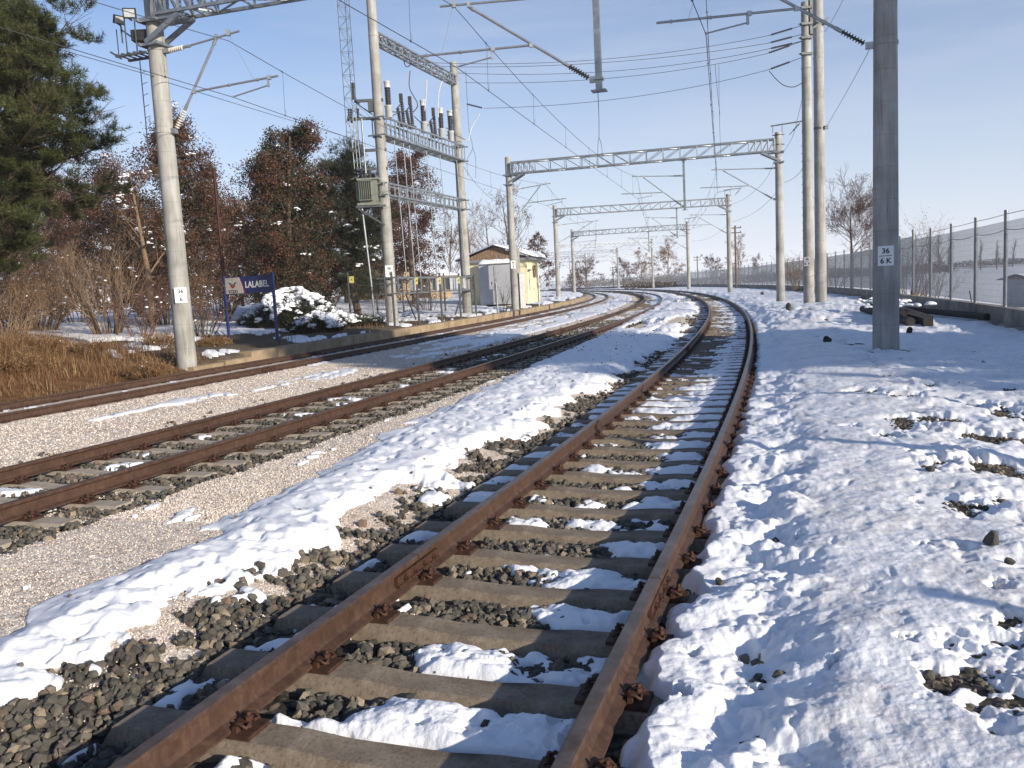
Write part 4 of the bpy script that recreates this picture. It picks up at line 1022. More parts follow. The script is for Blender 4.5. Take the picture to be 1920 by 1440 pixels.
b.bar((TB[0]-.3, TB[1]-.22, 12.2), (TB[0]+.35, TB[1]-.22, 12.6), .05, .09); b.build('steel_fittings', M['galv_dark'], TALL[1][0]).matrix_parent_inverse = Matrix.Translation(tuple(-TB))
# feeders crossing from the substation to the tall poles, with strings of insulators at the right end
FW = [((793, 117, 42), (1200, 104.5, 41), (1440, 67, 40.2), (1513, 45, 40)), ((827, 125, 44), (1200, 112, 42), (1440, 81, 40.2), (1513, 62, 40)), ((858, 137, 46), (1200, 129, 42.5), (1440, 92, 40.2), (1513, 75, 40)),
      ((872, 155, 46.5), (1200, 141, 42.5), (1436, 101, 40.2), (1508, 76, 40)), ((907, 203, 46.3), (1200, 180, 42.5), (1440, 131, 40.2), (1506, 107, 40))]
FL = ['topmost', 'second from the top', 'third from the top', 'fourth from the top', 'lowest, most sagging']
for k, (a, m_, c, e_) in enumerate(FW):
    rt_ = empty('feeder_cable', tuple(W(*a)), 0, f'{FL[k]} of the five cables slung from the substation to the tall poles', 'cable', 'cables slung across the tracks')
    inv = Matrix.Translation(tuple(-W(*a))); b = MB()
    P = [Vector(W(*q)) for q in (a, m_, c)]; tm = (m_[0]-a[0])/(c[0]-a[0]); out = []
    for j in range(25):
        t = j/24; l0 = (t-tm)*(t-1)/(tm); l1 = t*(t-1)/(tm*(tm-1)); l2 = t*(t-tm)/(1-tm); out.append(P[0]*l0+P[1]*l1+P[2]*l2)
    b.tube(out, .0115, 5); b.tube([P[2], Vector(W(*e_))], .014, 5); b.build('stranded_cable', M['wire'], rt_).matrix_parent_inverse = inv
    b = MB(); E = Vector(W(*e_)); insulator(b, P[2]+(E-P[2])*.08, P[2]+(E-P[2])*.62, 12, .055, .03)
    if k in (0, 4): insulator(b, P[0]+(Vector(W(a[0]-30, a[1]-7, a[2]))-P[0])*.1, Vector(W(a[0]-32, a[1]-8, a[2])), 8, .055, .03)
    b.build('insulator_string', M['porcelain_dark'], rt_).matrix_parent_inverse = inv
def wire_thing(name, label, sets, r=.010, group=None, m_='wire'):
    b = MB()
    for s_ in sets: px_wire(b, s_, r)
    o = b.build(name, M[m_]); return tag(o, label, 'cable', group)
wire_thing('guy_cable', 'thin cable rising steeply right from the twin tall poles to the near pole', [[(1548, 240, 38.2), (1600, 150, 30), (1660, 32, 17.2)]], .009)
wire_thing('guy_cable', 'thin cable leaving the top right of the photo from the twin tall poles', [[(1546, 60, 38.2), (1565, 30, 36), (1600, -40, 30)]], .010)
wire_thing('return_cable', 'cable hanging in arcs between the right-hand portal poles', [[(1510, 309, 39.8), (1492, 331, 45), (1471, 342, 50.2)], [(1457, 358, 50.6), (1415, 398, 66), (1373, 416, 85.6)], [(1366, 420, 86.2), (1330, 446, 104), (1296, 452, 123)], [(1290, 452, 124), (1258, 470, 146), (1228, 473, 168)]], .011)
wire_thing('jumper_cable', 'dark and white drooping cable beside the left tall pole', [[(1442, 133, 40.2), (1455, 148, 40.1), (1470, 160, 40), (1488, 163, 40), (1507, 154, 40)]], .02)
wire_thing('down_cable', 'cables falling from the tall poles to the second portal', [[(1508, 168, 39.9), (1497, 215, 42), (1485, 259, 46), (1462, 295, 50)], [(1462, 258, 50.4), (1440, 330, 56), (1400, 370, 70), (1370, 384, 86)]], .010)
wire_thing('feeder_jumper', 'loop of cable hanging from the feeders down to the far track wires', [[(873, 133, 46.3), (875, 170, 47), (879, 240, 48), (886, 277, 49), (876, 300, 49), (877, 330, 49)], [(886, 277, 49), (892, 300, 49.2), (891, 334, 49.2)]], .011)
wire_thing('earth_cable', 'sagging cable from the substation to the second portal pole', [[(868, 310, 46.3), (905, 358, 50), (943, 385, 54.3)]], .011)
wire_thing('distribution_cable', 'thin cable running from the pine past the 36/6 pole to the transformer', [[(120, 95, 21), (270, 138, 21.7), (283, 142, 21.8)], [(300, 150, 22.1), (480, 206, 28), (657, 259, 37.5)]], .009)
wire_thing('feeder_drop', 'loops of cable hanging on the nearest track wires above the bend', [[(1341, 122, 34), (1345, 170, 36), (1350, 215, 38)], [(1348, 122, 40), (1349, 220, 42), (1352, 300, 46)]], .009)
wire_thing('section_jumper', 'forked cable hanging over the middle track wires', [[(1121, 175, 18.6), (1123, 225, 22), (1123, 258, 26)], [(1123, 258, 26), (1121, 275, 28), (1121, 300, 31)], [(1123, 258, 26), (1128, 275, 28), (1129, 300, 31)]], .008)
# ---------------------------------------------------------------- trees and bushes
def tubes_np(segs, mat_, name, parent=None):
    """segs: list of (points list, radii list, sides)"""
    V, F3, F4 = [], [], []; base = 0
    Vs, Fs = [], []
    for pts, rad, n in segs:
        P = np.asarray(pts, float); rr_ = np.asarray(rad, float); m_ = len(P)
        D = np.gradient(P, axis=0); D /= (np.linalg.norm(D, axis=1)[:, None]+1e-9)
        ref = np.array([0, 0, 1.]) if abs(D[0, 2]) < .9 else np.array([1., 0, 0])
        X = np.cross(D, ref); X /= (np.linalg.norm(X, axis=1)[:, None]+1e-9); Y = np.cross(X, D)
        a = np.arange(n)*2*np.pi/n
        ring = P[:, None]+(X[:, None]*np.cos(a)[None, :, None]+Y[:, None]*np.sin(a)[None, :, None])*rr_[:, None, None]
        Vs.append(ring.reshape(-1, 3)); k = np.arange(n); i_ = np.arange(m_-1)[:, None]*n
        Fs.append(np.stack([i_+k, i_+(k+1) % n, i_+n+(k+1) % n, i_+n+k], -1).reshape(-1, 4)+base); base += m_*n
    return link(name, mesh_np(name, np.concatenate(Vs), np.concatenate(Fs), True), mat_, parent)
def rndv(r): 
    v_ = np.array([r.gauss(0, 1), r.gauss(0, 1), r.gauss(0, 1)]); return v_/np.linalg.norm(v_)
def grow(r, segs, tips, p, d, L, rad, lev, P):
    n = 5 if lev == 0 else 4; pts = [p.copy()]; rads = [rad]; step = L/n; dd = d.copy()
    for k in range(n):
        dd = dd+rndv(r)*P['wob'][lev]+np.array([0, 0, P['up'][lev]]); dd /= np.linalg.norm(dd)
        p = p+dd*step; pts.append(p.copy()); rads.append(rad*(1-(k+1)/n*P['tap'][lev]))
    segs.append((pts, rads, (8, 6, 5, 4, 3)[lev]))
    if lev >= P['lev']:
        tips.append((np.array(pts), dd.copy())); return
    if lev >= P['lev']-1: tips.append((np.array(pts[2:]), dd.copy()))
    nc = P['nc'][lev]; lo = P['lo'][lev]
    for c in range(nc):
        t = lo+(1-lo)*(c+r.random()*.9)/nc; q = t*n; i0 = min(int(q), n-1); f = q-i0
        pp = np.array(pts[i0])*(1-f)+np.array(pts[i0+1])*f; ax = np.array(pts[i0+1])-np.array(pts[i0]); ax /= np.linalg.norm(ax)
        per = np.cross(ax, rndv(r)); per /= np.linalg.norm(per); an = math.radians(P['ang'][lev]+r.uniform(-12, 12))
        nd = ax*math.cos(an)+per*math.sin(an); nd[2] += P.get('lift', 0); nd /= np.linalg.norm(nd)
        ln = L*P['len'][lev]*r.uniform(.7, 1.15)*(1-P['apex'][lev]*(t-lo))
        rr_ = max(rads[i0]*(1-f)+rads[i0+1]*f, .003)*P['rr'][lev]
        grow(r, segs, tips, pp, nd, ln, max(rr_, P['rmin']), lev+1, P)
def leaves_at(C, size, spread=0., droop=0):
    """rhombic leaves, random attitude"""
    n = len(C); Rm = rand_rot(n); s_ = size*rng.uniform(.6, 1.25, n)
    tv = np.array([[0, -.5, 0], [.34, 0, .06], [0, .55, 0], [-.34, 0, .06]]); tf = np.array([[0, 1, 2, 3]])
    return inst('', tv, tf, C, Rm, s_)
SNV, SNF = ico(2)
def snow_clumps(C, size, name='snow_load', parent=None, flat=.45):
    n = len(C); V0 = SNV.copy(); V0[:, 2] = np.where(V0[:, 2] < -.1, -.1+(V0[:, 2]+.1)*.25, V0[:, 2])
    S = size[:, None]*np.stack([rng.uniform(.6, 1.7, n), rng.uniform(.6, 1.2, n), rng.uniform(.3, .6, n)*flat/.45], -1)
    V, F = inst('', V0, SNF, C, rotz(rng.uniform(0, 6.28, n)), S)
    V = V+.22*np.repeat(size, len(V0))[:, None]*(np.stack([vn(V[:, 0]*9, V[:, 2]*9+V[:, 1]*5, 5), vn(V[:, 1]*9, V[:, 2]*9, 6), vn(V[:, 0]*9+V[:, 1]*5, V[:, 1]*9, 7)], -1)-.5)*1.6
    return tag(link(name, mesh_np(name, V, F, True), M['snow_plain'], parent), kind='stuff')
m_, nt, b_ = mat('clean_snow'); b_.inputs['Base Color'].default_value = (.86, .87, .90, 1); b_.inputs['Roughness'].default_value = .6
_n = noise(nt, coords(nt), 14, 4); bump(nt, b_, _n.outputs['Fac'], .4, .02); M['snow_plain'] = m_
M['bark'] = mottled('brown_bark', (.075, .05, .035), (.16, .115, .08), 7, .9, 0, .6, .01)
M['bark_pale'] = mottled('pale_bark', (.14, .09, .055), (.26, .175, .11), 6, .9, 0, .5, .008)
M['bark_red'] = mottled('reddish_twigs', (.085, .045, .035), (.17, .10, .08), 7, .9, 0, .3, .006)
M['russet'] = island('russet_dead_leaves', [(.060,.028,.018),(.105,.048,.029),(.165,.078,.045),(.085,.038,.024),(.13,.060,.036),(.22,.115,.068),(.05,.026,.018),(.15,.070,.042)], .75, .25)
M['russet_red'] = island('dark_red_leaves', [(.055,.026,.020),(.095,.044,.034),(.14,.068,.050),(.08,.036,.028),(.18,.095,.07)], .75, .25)
M['tan_leaf'] = island('tan_dead_leaves', [(.16,.085,.04),(.24,.135,.07),(.32,.19,.10),(.20,.11,.055),(.13,.065,.03)], .75, .25)
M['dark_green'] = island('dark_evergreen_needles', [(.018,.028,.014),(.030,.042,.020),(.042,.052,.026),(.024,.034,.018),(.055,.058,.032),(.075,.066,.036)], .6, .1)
M['pine'] = island('olive_pine_needles', [(.032,.046,.016),(.048,.064,.018),(.072,.084,.022),(.038,.052,.016),(.060,.074,.020),(.098,.100,.028),(.024,.036,.013),(.115,.102,.034)], .55, .18)
def deciduous(name, x, y, h, rad, label, group=None, seed=1, bark='bark', leaf='russet', nleaf=6000, lsize=.09, snow=60, trunk=.28, P=None, blob=None, cat='tree', snow_s=.095, inner=None, full=True):
    r = random.Random(seed); np.random.seed(seed); z = Hg(x, y)-.1
    root = empty(name, (x, y, z), 0, label, cat, group)
    inv = Matrix.Translation((-x, -y, -z))
    PP = dict(lev=3, nc=(11, 6, 5), lo=(trunk, .25, .2), ang=(52, 42, 38), len=(rad/h*1.15, .55, .5), apex=(.55, .3, .2), rr=(.42, .5, .55), rmin=.006, wob=(.07, .16, .2, .25), up=(.05, .07, .04, .02), tap=(.8, .85, .85, .8), lift=.1)
    if P: PP.update(P)
    segs, tips = [], []
    grow(r, segs, tips, np.array([x, y, z]), np.array([r.uniform(-.05, .05), r.uniform(-.05, .05), 1.]), h*.97, .018*h+.03, 0, PP)
    tubes_np([s_ for s_ in segs if s_[2] >= 6], M[bark], 'trunk', root).matrix_parent_inverse = inv
    tubes_np([s_ for s_ in segs if s_[2] < 6], M[bark], 'branches', root).matrix_parent_inverse = inv
    T = np.concatenate([t[0] for t in tips])
    if nleaf:
        # leaves hang in clumps: part on the twig ends, part in lobes spread through the crown
        nc_ = max(60, nleaf//70); fl = globals().get('FILL', .62); C1 = T[rng.integers(0, len(T), nc_)]
        zc0, zc1 = z+h*max(trunk-.04, .05), z+h; t = rng.random(nc_)**.85; az = rng.uniform(0, 6.283, nc_)
        shape = np.sin(np.pi*np.clip(t*.86+.10, 0, 1))**.75; rad_ = rad*shape*(.35+.65*rng.random(nc_)**.6)*(.72+.5*vn(np.cos(az)*1.7+seed, t*5+np.sin(az)*1.7, seed))
        C2 = np.stack([x+rad_*np.cos(az), y+rad_*np.sin(az), zc0+(zc1-zc0)*t], -1)
        gap = vn(C2[:, 0]*1.25+seed, C2[:, 2]*1.25+C2[:, 1]*.9, seed+9) > .33
        CC_ = np.concatenate([C1, C2[gap]]) if full else C1; k = rng.integers(0, len(CC_), nleaf); sg_ = rng.uniform(.10, .30, len(CC_))[k]*(rad/2.8)**.5
        C = CC_[k]+rng.normal(0, 1, (nleaf, 3))*sg_[:, None]*np.array([1, 1, .7]); V, F = leaves_at(C, lsize)
        o = link('foliage', mesh_np('foliage', V, F), M[leaf], root); o.matrix_parent_inverse = inv
        if full: T = np.concatenate([T[rng.integers(0, len(T), len(C2))], C2])
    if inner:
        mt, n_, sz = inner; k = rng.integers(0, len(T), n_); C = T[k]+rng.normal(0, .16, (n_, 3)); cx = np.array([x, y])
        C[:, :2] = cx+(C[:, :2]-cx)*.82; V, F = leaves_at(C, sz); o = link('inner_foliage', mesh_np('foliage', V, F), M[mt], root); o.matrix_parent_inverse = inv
    if snow:
        k = np.repeat(rng.integers(0, len(T), snow), 7); C = T[k]+rng.normal(0, 1, (len(k), 3))*np.array([.15, .15, .06])*snow_s/.13+np.array([0, 0, .05]); snow_clumps(C, rng.uniform(.3, .75, len(k))*snow_s, parent=root, flat=.75).matrix_parent_inverse = inv
    return root
def brushes(base, dirs, L, nn, nl, wd, spread=.75):
    """needle brushes: nn needles along a shoot of length L"""
    N_ = len(base); t = rng.uniform(.15, 1.0, (N_, nn)); d = dirs[:, None, :]
    per = rng.normal(size=(N_, nn, 3)); per -= (per*d).sum(-1, keepdims=True)*d; per /= np.linalg.norm(per, axis=-1, keepdims=True)
    nd = d*rng.uniform(.35, .9, (N_, nn, 1))+per*spread; nd /= np.linalg.norm(nd, axis=-1, keepdims=True)
    p0 = base[:, None, :]+d*(t*L[:, None])[..., None]; ln = nl*rng.uniform(.7, 1.2, (N_, nn, 1)); side = np.cross(nd, rng.normal(size=(N_, nn, 3))); side /= np.linalg.norm(side, axis=-1, keepdims=True)
    a = p0-side*wd/2; b = p0+side*wd/2; c = p0+nd*ln
    V = np.stack([a, b, c], 2).reshape(-1, 3); F = np.arange(len(V)).reshape(-1, 3); return V, F
def pine(name, x, y, h, prof, label, group=None, seed=3, shoots=1500, nn=44, nl=.13, wd=.011, mt='pine', snow=25, z_low=.25, cat='tree', LL=(.28, .5), nwh=16, snow_s=.16, up=.35, tmin=.22, lobes=False):
    """prof: [(height fraction, radius)]"""
    r = random.Random(seed); z = Hg(x, y)-.1; root = empty(name, (x, y, z), 0, label, cat, group); inv = Matrix.Translation((-x, -y, -z))
    segs = []; tr = [np.array([x+.10*math.sin(k*1.3+seed), y+.1*math.cos(k+seed), z+h*k/9]) for k in range(10)]
    segs.append((tr, [.022*h*(1-k/9.6)+.02 for k in range(10)], 9)); tw = []; base, dirs = [], []
    hs, rs = zip(*prof); nb = 0
    for w in range(nwh):
        f = z_low+(1-z_low)*((w+.5)/nwh)**1.0
        for q in range(r.randint(4, 6)):
            ff = f+r.uniform(-.02, .02); Lb = float(np.interp(ff, hs, rs))*(r.uniform(.72, 1.0) if lobes else r.uniform(.6, 1.1)); az = r.random()*6.283
            d = np.array([math.cos(az), math.sin(az), r.uniform(-.05, .35)+up*.4]); d /= np.linalg.norm(d); p = np.array([x, y, z+h*ff]); pts = [p.copy()]; n = 6
            for k in range(n):
                d = d+rndv(r)*.13+np.array([0, 0, .05+up*.12*(k/n)]); d /= np.linalg.norm(d); p = p+d*Lb/n; pts.append(p.copy())
            segs.append((pts, [(.022 if lobes else .033)*Lb**.5*(1-k/n*.85)+.006 for k in range(n+1)], 5)); nsub = max(4, int(Lb*7.5))
            for k in range(nsub):
                t = tmin+(1-tmin)*(k+r.random())/nsub; i0 = min(int(t*n), n-1); f_ = t*n-i0; pp = pts[i0]*(1-f_)+pts[i0+1]*f_; ax = pts[i0+1]-pts[i0]; ax /= np.linalg.norm(ax)
                per = np.cross(ax, rndv(r)); per[2] *= .45; per /= np.linalg.norm(per); sd_ = ax*.75+per*.8+np.array([0, 0, up*r.uniform(.2, 1.1)]); sd_ /= np.linalg.norm(sd_)
                Ls = Lb*.30*r.uniform(.5, 1.1)*(1.15-t*.6); sp = [pp, pp+sd_*Ls*.5, pp+sd_*Ls+np.array([0, 0, up*.12*Ls])]; segs.append((sp, [.010, .007, .004], 3))
                for m2 in range(max(2, int(Ls/.16))):
                    u = r.uniform(.25, 1); e = sd_+rndv(r)*.55+np.array([0, 0, up*.7]); e /= np.linalg.norm(e); base.append(pp+sd_*Ls*u); dirs.append(e)
                base.append(sp[-1]); dirs.append(sd_)
    if lobes:
        base, dirs = [], []
        for sg in segs[1:]:
            if sg[2] != 5: continue
            P_ = np.array(sg[0]); Lb = np.linalg.norm(P_[-1]-P_[0]); nl_ = max(3, int(Lb*5.0))
            for k in range(nl_):
                t = (.22+.78*(k+r.random())/nl_)*(len(P_)-1); i0 = min(int(t), len(P_)-2); c0 = P_[i0]*(1-t+i0)+P_[i0+1]*(t-i0); ax = P_[-1]-P_[0]; ax /= np.linalg.norm(ax)
                c0 = c0+np.array([r.gauss(0, .42), r.gauss(0, .42), r.gauss(.08, .22)]); nb_ = r.randint(13, 22); rl = r.uniform(.7, 1.2)
                for q in range(nb_):
                    e = rndv(r)*np.array([1, 1, .55])+np.array([0, 0, .55])+ax*.35; e /= np.linalg.norm(e); base.append(c0+e*r.uniform(0, .22)*rl); dirs.append(e)
    base = np.array(base); dirs = np.array(dirs)
    if len(base) > shoots: k = rng.permutation(len(base))[:shoots]; base, dirs = base[k], dirs[k]
    L = rng.uniform(LL[0], LL[1], len(base)); V, F = brushes(base, dirs, L, nn, nl, wd)
    tubes_np(segs[:1], M['bark'], 'trunk', root).matrix_parent_inverse = inv; tubes_np(segs[1:], M['bark'], 'branches', root).matrix_parent_inverse = inv
    o = link('needles', mesh_np('needles', V, F), M[mt], root); o.matrix_parent_inverse = inv
    if snow:
        k = np.repeat(rng.integers(0, len(base), snow), 6); snow_clumps(base[k]+dirs[k]*.15+rng.normal(0, 1, (len(k), 3))*np.array([.13, .13, .05])+np.array([0, 0, .06]), rng.uniform(.3, .7, len(k))*snow_s, parent=root, flat=.75).matrix_parent_inverse = inv
    return root
def shrub(name, x, y, h, rad, label, seed=1, stems=14, bark='bark_pale', leaf=None, nleaf=0, lsize=.05, snow=0, group=None, cat='shrub', snow_s=.08, z=None, lev=2):
    r = random.Random(seed); z = Hg(x, y)-.05 if z is None else z; root = empty(name, (x, y, z), 0, label, cat, group); inv = Matrix.Translation((-x, -y, -z)); segs, tips = [], []
    PP = dict(lev=lev, nc=(6, 4, 3), lo=(.25, .25, .2), ang=(26, 32, 35), len=(.55, .55, .5), apex=(.3, .3, .2), rr=(.6, .6, .6), rmin=.0045, wob=(.10, .18, .2, .2), up=(.03, .02, .0, .0), tap=(.8, .8, .8, .8)); PP['wob'] = (.16, .26, .3, .3)
    for k in range(stems):
        a = r.random()*6.28; q = r.random()**.5; d = np.array([math.cos(a)*q*rad/h*.9, math.sin(a)*q*rad/h*.9, 1.]); d /= np.linalg.norm(d)
        grow(r, segs, tips, np.array([x+math.cos(a)*q*rad*.25, y+math.sin(a)*q*rad*.25, z]), d, h*r.uniform(.6, 1.0), .010+.006*h, 0, PP)
    segs = [(p, q_, min(n, 5)) for p, q_, n in segs]
    tubes_np(segs, M[bark], 'stems', root).matrix_parent_inverse = inv; T = np.concatenate([t[0] for t in tips])
    if nleaf:
        k = rng.integers(0, len(T), nleaf); V, F = leaves_at(T[k]+rng.normal(0, .07, (nleaf, 3)), lsize); link('foliage', mesh_np('foliage', V, F), M[leaf], root).matrix_parent_inverse = inv
    if snow:
        k = rng.integers(0, len(T), snow); snow_clumps(T[k], rng.uniform(.25, .7, snow)*snow_s, parent=root, flat=.8).matrix_parent_inverse = inv
    return root
def X_(px, Z): return float(W(px, 560, Z)[0])
GL = 'trees behind the station sign'
# big pine at the left edge
pine('pine_tree', X_(-50, 25), 25, 14.0, [(.10, 3.6), (.20, 4.5), (.28, 5.2), (.35, 6.7), (.41, 6.5), (.46, 5.2), (.51, 4.2), (.57, 3.5), (.64, 2.6), (.74, 1.8), (.84, 1.3), (1, .5)], 'large olive green pine filling the upper left corner of the photo', seed=5, shoots=52000, nn=28, nl=.16, wd=.015, snow=14, nwh=23, z_low=.12, snow_s=.12, up=.45, tmin=.28, lobes=True, LL=(.22, .42))
# russet and dark trees behind the platform
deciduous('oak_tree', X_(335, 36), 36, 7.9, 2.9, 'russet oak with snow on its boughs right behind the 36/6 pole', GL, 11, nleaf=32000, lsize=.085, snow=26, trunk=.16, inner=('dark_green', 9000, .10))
deciduous('oak_tree', X_(215, 43), 43, 7.6, 3.0, 'thinner russet oak seen between the big pine and the 36/6 pole', GL, 12, nleaf=24000, lsize=.085, snow=13, trunk=.22)
deciduous('oak_tree', X_(428, 47), 47, 6.6, 2.4, 'low orange-brown oak left of the tall rusty post', GL, 13, leaf='tan_leaf', nleaf=20000, lsize=.09, snow=16, trunk=.15)
deciduous('oak_tree', X_(95, 47), 47, 6.6, 3.0, 'sparse reddish tree low behind the big pine', GL, 14, leaf='russet_red', nleaf=20000, lsize=.085, snow=10, trunk=.3)
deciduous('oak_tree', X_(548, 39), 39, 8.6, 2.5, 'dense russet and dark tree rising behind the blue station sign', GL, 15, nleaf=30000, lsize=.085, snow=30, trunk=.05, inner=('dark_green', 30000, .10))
deciduous('oak_tree', X_(778, 63), 63, 10.6, 3.1, 'dark red tree seen between the two substation poles', GL, 16, leaf='russet_red', nleaf=24000, lsize=.12, snow=16, trunk=.2)
deciduous('oak_tree', X_(480, 56), 56, 6.8, 3.0, 'brown tree behind the snow-laden junipers', GL, 17, leaf='russet', nleaf=18000, lsize=.11, snow=30, trunk=.1)
deciduous('oak_tree', X_(610, 52), 52, 7.6, 2.8, 'reddish tree between the dense russet tree and the dark conifer', GL, 18, leaf='russet', nleaf=18000, lsize=.11, snow=20, trunk=.12)
pine('conifer_tree', X_(668, 44), 44, 8.4, [(.06, 1.8), (.3, 2.1), (.6, 1.9), (.85, 1.3), (1, .4)], 'dark snow-flecked conifer left of the near substation pole', GL, 21, 6000, 22, .16, .018, 'dark_green', 40, .08, nwh=15, lobes=True)
pine('conifer_tree', X_(262, 45), 45, 5.4, [(.05, 2.3), (.4, 2.1), (.7, 1.5), (1, .3)], 'low dark conifer beneath the thin russet oak', GL, 22, 4500, 22, .15, .018, 'dark_green', 30, .06, nwh=11, lobes=True)
pine('conifer_tree', X_(560, 43), 43, 6.0, [(.05, 2.0), (.4, 1.9), (.7, 1.3), (1, .3)], 'dark conifer standing inside the russet trees behind the junipers', GL, 23, 4500, 22, .15, .018, 'dark_green', 20, .06, nwh=11, lobes=True)
# brown wood closing the view behind them
for k, px in enumerate((15, 110, 185, 285, 375, 455, 520, 650, 735)):
    Zb = 62+((k*37) % 17); deciduous('background_tree', X_(px, Zb), Zb, 7.6+((k*53) % 20)/10., 3.6, ['leftmost brown tree of the wood at the far back left', 'brown tree at the back, left of the thin russet oak', 'brown tree at the back between the oaks, left of the slender tree', 'brown tree far behind the low dark conifer', 'brown tree far behind the tan shrubs right of the 36/6 pole', 'brown tree far behind the tall rusty post', 'brown tree far behind the station sign', 'brown tree far behind the dark conifer', 'brown tree far behind the near substation pole'][k], 'brown wood at the back', 300+k, 'bark', ('russet', 'tan_leaf', 'russet_red')[k % 3], 19000, .14, 9, .04, dict(rmin=.012), snow_s=.18)
# bare trees by the hut
GB = 'bare trees behind the yellow hut'
bareP = dict(lev=3, nc=(12, 8, 6), ang=(48, 40, 36), up=(.02, .10, .05, .02), wob=(.09, .2, .25, .3), rmin=.014)
deciduous('bare_tree', X_(893, 96), 96, 10.2, 4.0, 'pale bare tree left of the far substation pole and hut', GB, 31, 'bark_pale', None, 0, 0, 0, .16, bareP)
deciduous('bare_tree', X_(965, 92), 92, 10.2, 3.6, 'bare crooked tree rising over the yellow hut roof', GB, 32, 'bark', 'russet_red', 900, .14, 0, .3, bareP, full=False)
deciduous('bare_tree', X_(925, 120), 120, 10.5, 5.5, 'fine pink-brown bare tree far behind the yellow hut', GB, 33, 'bark_red', None, 0, 0, 0, .1, bareP)
deciduous('red_tree', X_(1008, 112), 112, 7.4, 2.4, 'round dark red tree just right of the yellow hut', None, 34, 'bark_red', 'russet_red', 7000, .16, 0, .1, dict(rmin=.012))
deciduous('bare_tree', X_(845, 88), 88, 8.0, 3.2, 'grey bare tree between the two substation poles', GB, 35, 'bark', None, 0, 0, 0, .2, bareP)
# tree behind the fence on the right
deciduous('bare_tree', X_(1597, 60), 60, 6.1, 2.9, 'bare tree with a few red leaves behind the mesh fence', None, 41, 'bark_red', 'russet_red', 9000, .062, 0, .42, dict(nc=(26, 11, 7), ang=(58, 42, 38), apex=(.15, .3, .2), up=(.0, .12, .08, .02), wob=(.05,.14,.2,.25), rmin=.010, rr=(.26,.5,.55), len=(.52,.5,.5)), full=False)
# far trees in the bend
GF = 'far trees beyond the bend'
for k, (px, Z_, h, rad, lf, n_, lab) in enumerate([(1254, 205, 8.5, 4.6, 'tan_leaf', 5000, 'largest round brown tree beyond the bend'), (1203, 215, 6.6, 4.2, 'tan_leaf', 4000, 'brown tree left of the largest round tree beyond the bend'), (1170, 225, 6.0, 4.0, 'russet_red', 3000, 'reddish tree far off between two distant portal poles'),
        (1103, 210, 5.6, 4.6, 'russet_red', 5200, 'low wide dark red tree far beyond the bend'), (1386, 160, 7.8, 3.0, 'tan_leaf', 900, 'thin brown tree behind the fence by the wooden line pole'), (1340, 165, 4.8, 2.6, 'russet', 1200, 'low shrubby tree behind the fence right of the bend'), (1424, 170, 5.2, 1.6, 'russet', 500, 'small sparse tree above the fence near the third portal pole'), (1074, 235, 4.6, 3.4, 'russet_red', 2600, 'smallest red tree at the left end of the bend')]):
    deciduous('distant_tree', X_(px, Z_), Z_, h, rad, lab, GF, 50+k, 'bark_pale' if lf == 'tan_leaf' else 'bark_red', lf, n_, .19, 0, .05, dict(lev=3, nc=(13, 7, 5), ang=(46, 40, 40), rmin=.022, apex=(.3, .3, .2), up=(.02, .08, .05, .02)))
GP_ = 'poplars in the far field on the right'
for k, (px, Z_, h, rad, lab) in enumerate([(1838, 190, 6.2, .9, 'grey poplar standing left of a fence post in the far field'), (1868, 190, 5.8, 1.0, 'grey poplar right of the fence post in the far field'), (1742, 150, 6.6, 1.6, 'leftmost grey poplar of the far clump on the right'), (1762, 155, 6.8, 1.4, 'second poplar of the far clump on the right'), (1778, 160, 6.4, 1.3, 'rightmost poplar of the far clump on the right'), (1898, 240, 7.5, 2.0, 'faint poplar above the small grey building')]):
    deciduous('poplar_tree', X_(px, Z_), Z_, h, rad, lab, GP_, 70+k, 'bark_pale', None, 0, 0, 0, .06, dict(nc=(18, 6, 4), ang=(20, 20, 25), len=(.34, .5, .5), lift=.5, rmin=.02))
# bushes
shrub('multi_stem_shrub', X_(200, 30), 30, 3.6, 1.6, 'tall bare many-stemmed shrub left of the 36/6 pole', 81, 26, 'bark_pale', 'russet', 500, .05, 10)
shrub('bare_shrub', X_(258, 29), 29, 1.9, 1.5, 'low bare brown shrub between the tall shrub and 36/6 pole', 82, 18, 'bark_red', 'russet', 1500, .05, 14)
shrub('bare_shrub', X_(372, 30), 30, 2.2, 1.5, 'brown shrub just right of the 36/6 pole', 83, 18, 'bark', 'tan_leaf', 2200, .05, 14)
shrub('dry_thicket', X_(62, 33), 33, 3.0, 3.0, 'tan dry thicket below the big pine', 84, 70, 'bark_pale', 'tan_leaf', 6500, .055, 40, snow_s=.10)
shrub('dry_thicket', X_(-5, 27), 27, 2.3, 2.0, 'straw-coloured thicket cut by the left edge of the photo', 85, 44, 'bark_pale', 'tan_leaf', 5200, .05, 14)
shrub('bare_shrub', X_(300, 36), 36, 3.4, 2.2, 'dark thicket behind the 36/6 pole', 86, 26, 'bark', 'russet', 4200, .07, 40, snow_s=.12)
shrub('bare_shrub', X_(140, 38), 38, 2.8, 2.4, 'dark brown thicket behind the tall many-stemmed shrub', 87, 26, 'bark', 'russet', 4200, .07, 26, snow_s=.12)
shrub('bare_shrub', X_(402, 40), 40, 3.0, 2.2, 'russet undergrowth left of the station sign', 88, 24, 'bark_red', 'tan_leaf', 4600, .07, 30, snow_s=.12)
shrub('bare_shrub', X_(600, 44), 44, 2.8, 2.0, 'russet undergrowth right of the junipers', 89, 22, 'bark_red', 'russet', 3800, .07, 20, snow_s=.12)
shrub('small_sapling', X_(946, 52), 52, 1.9, .5, 'thin bare sapling in front of the grey cabinet', 90, 5, 'bark', cat='sapling')
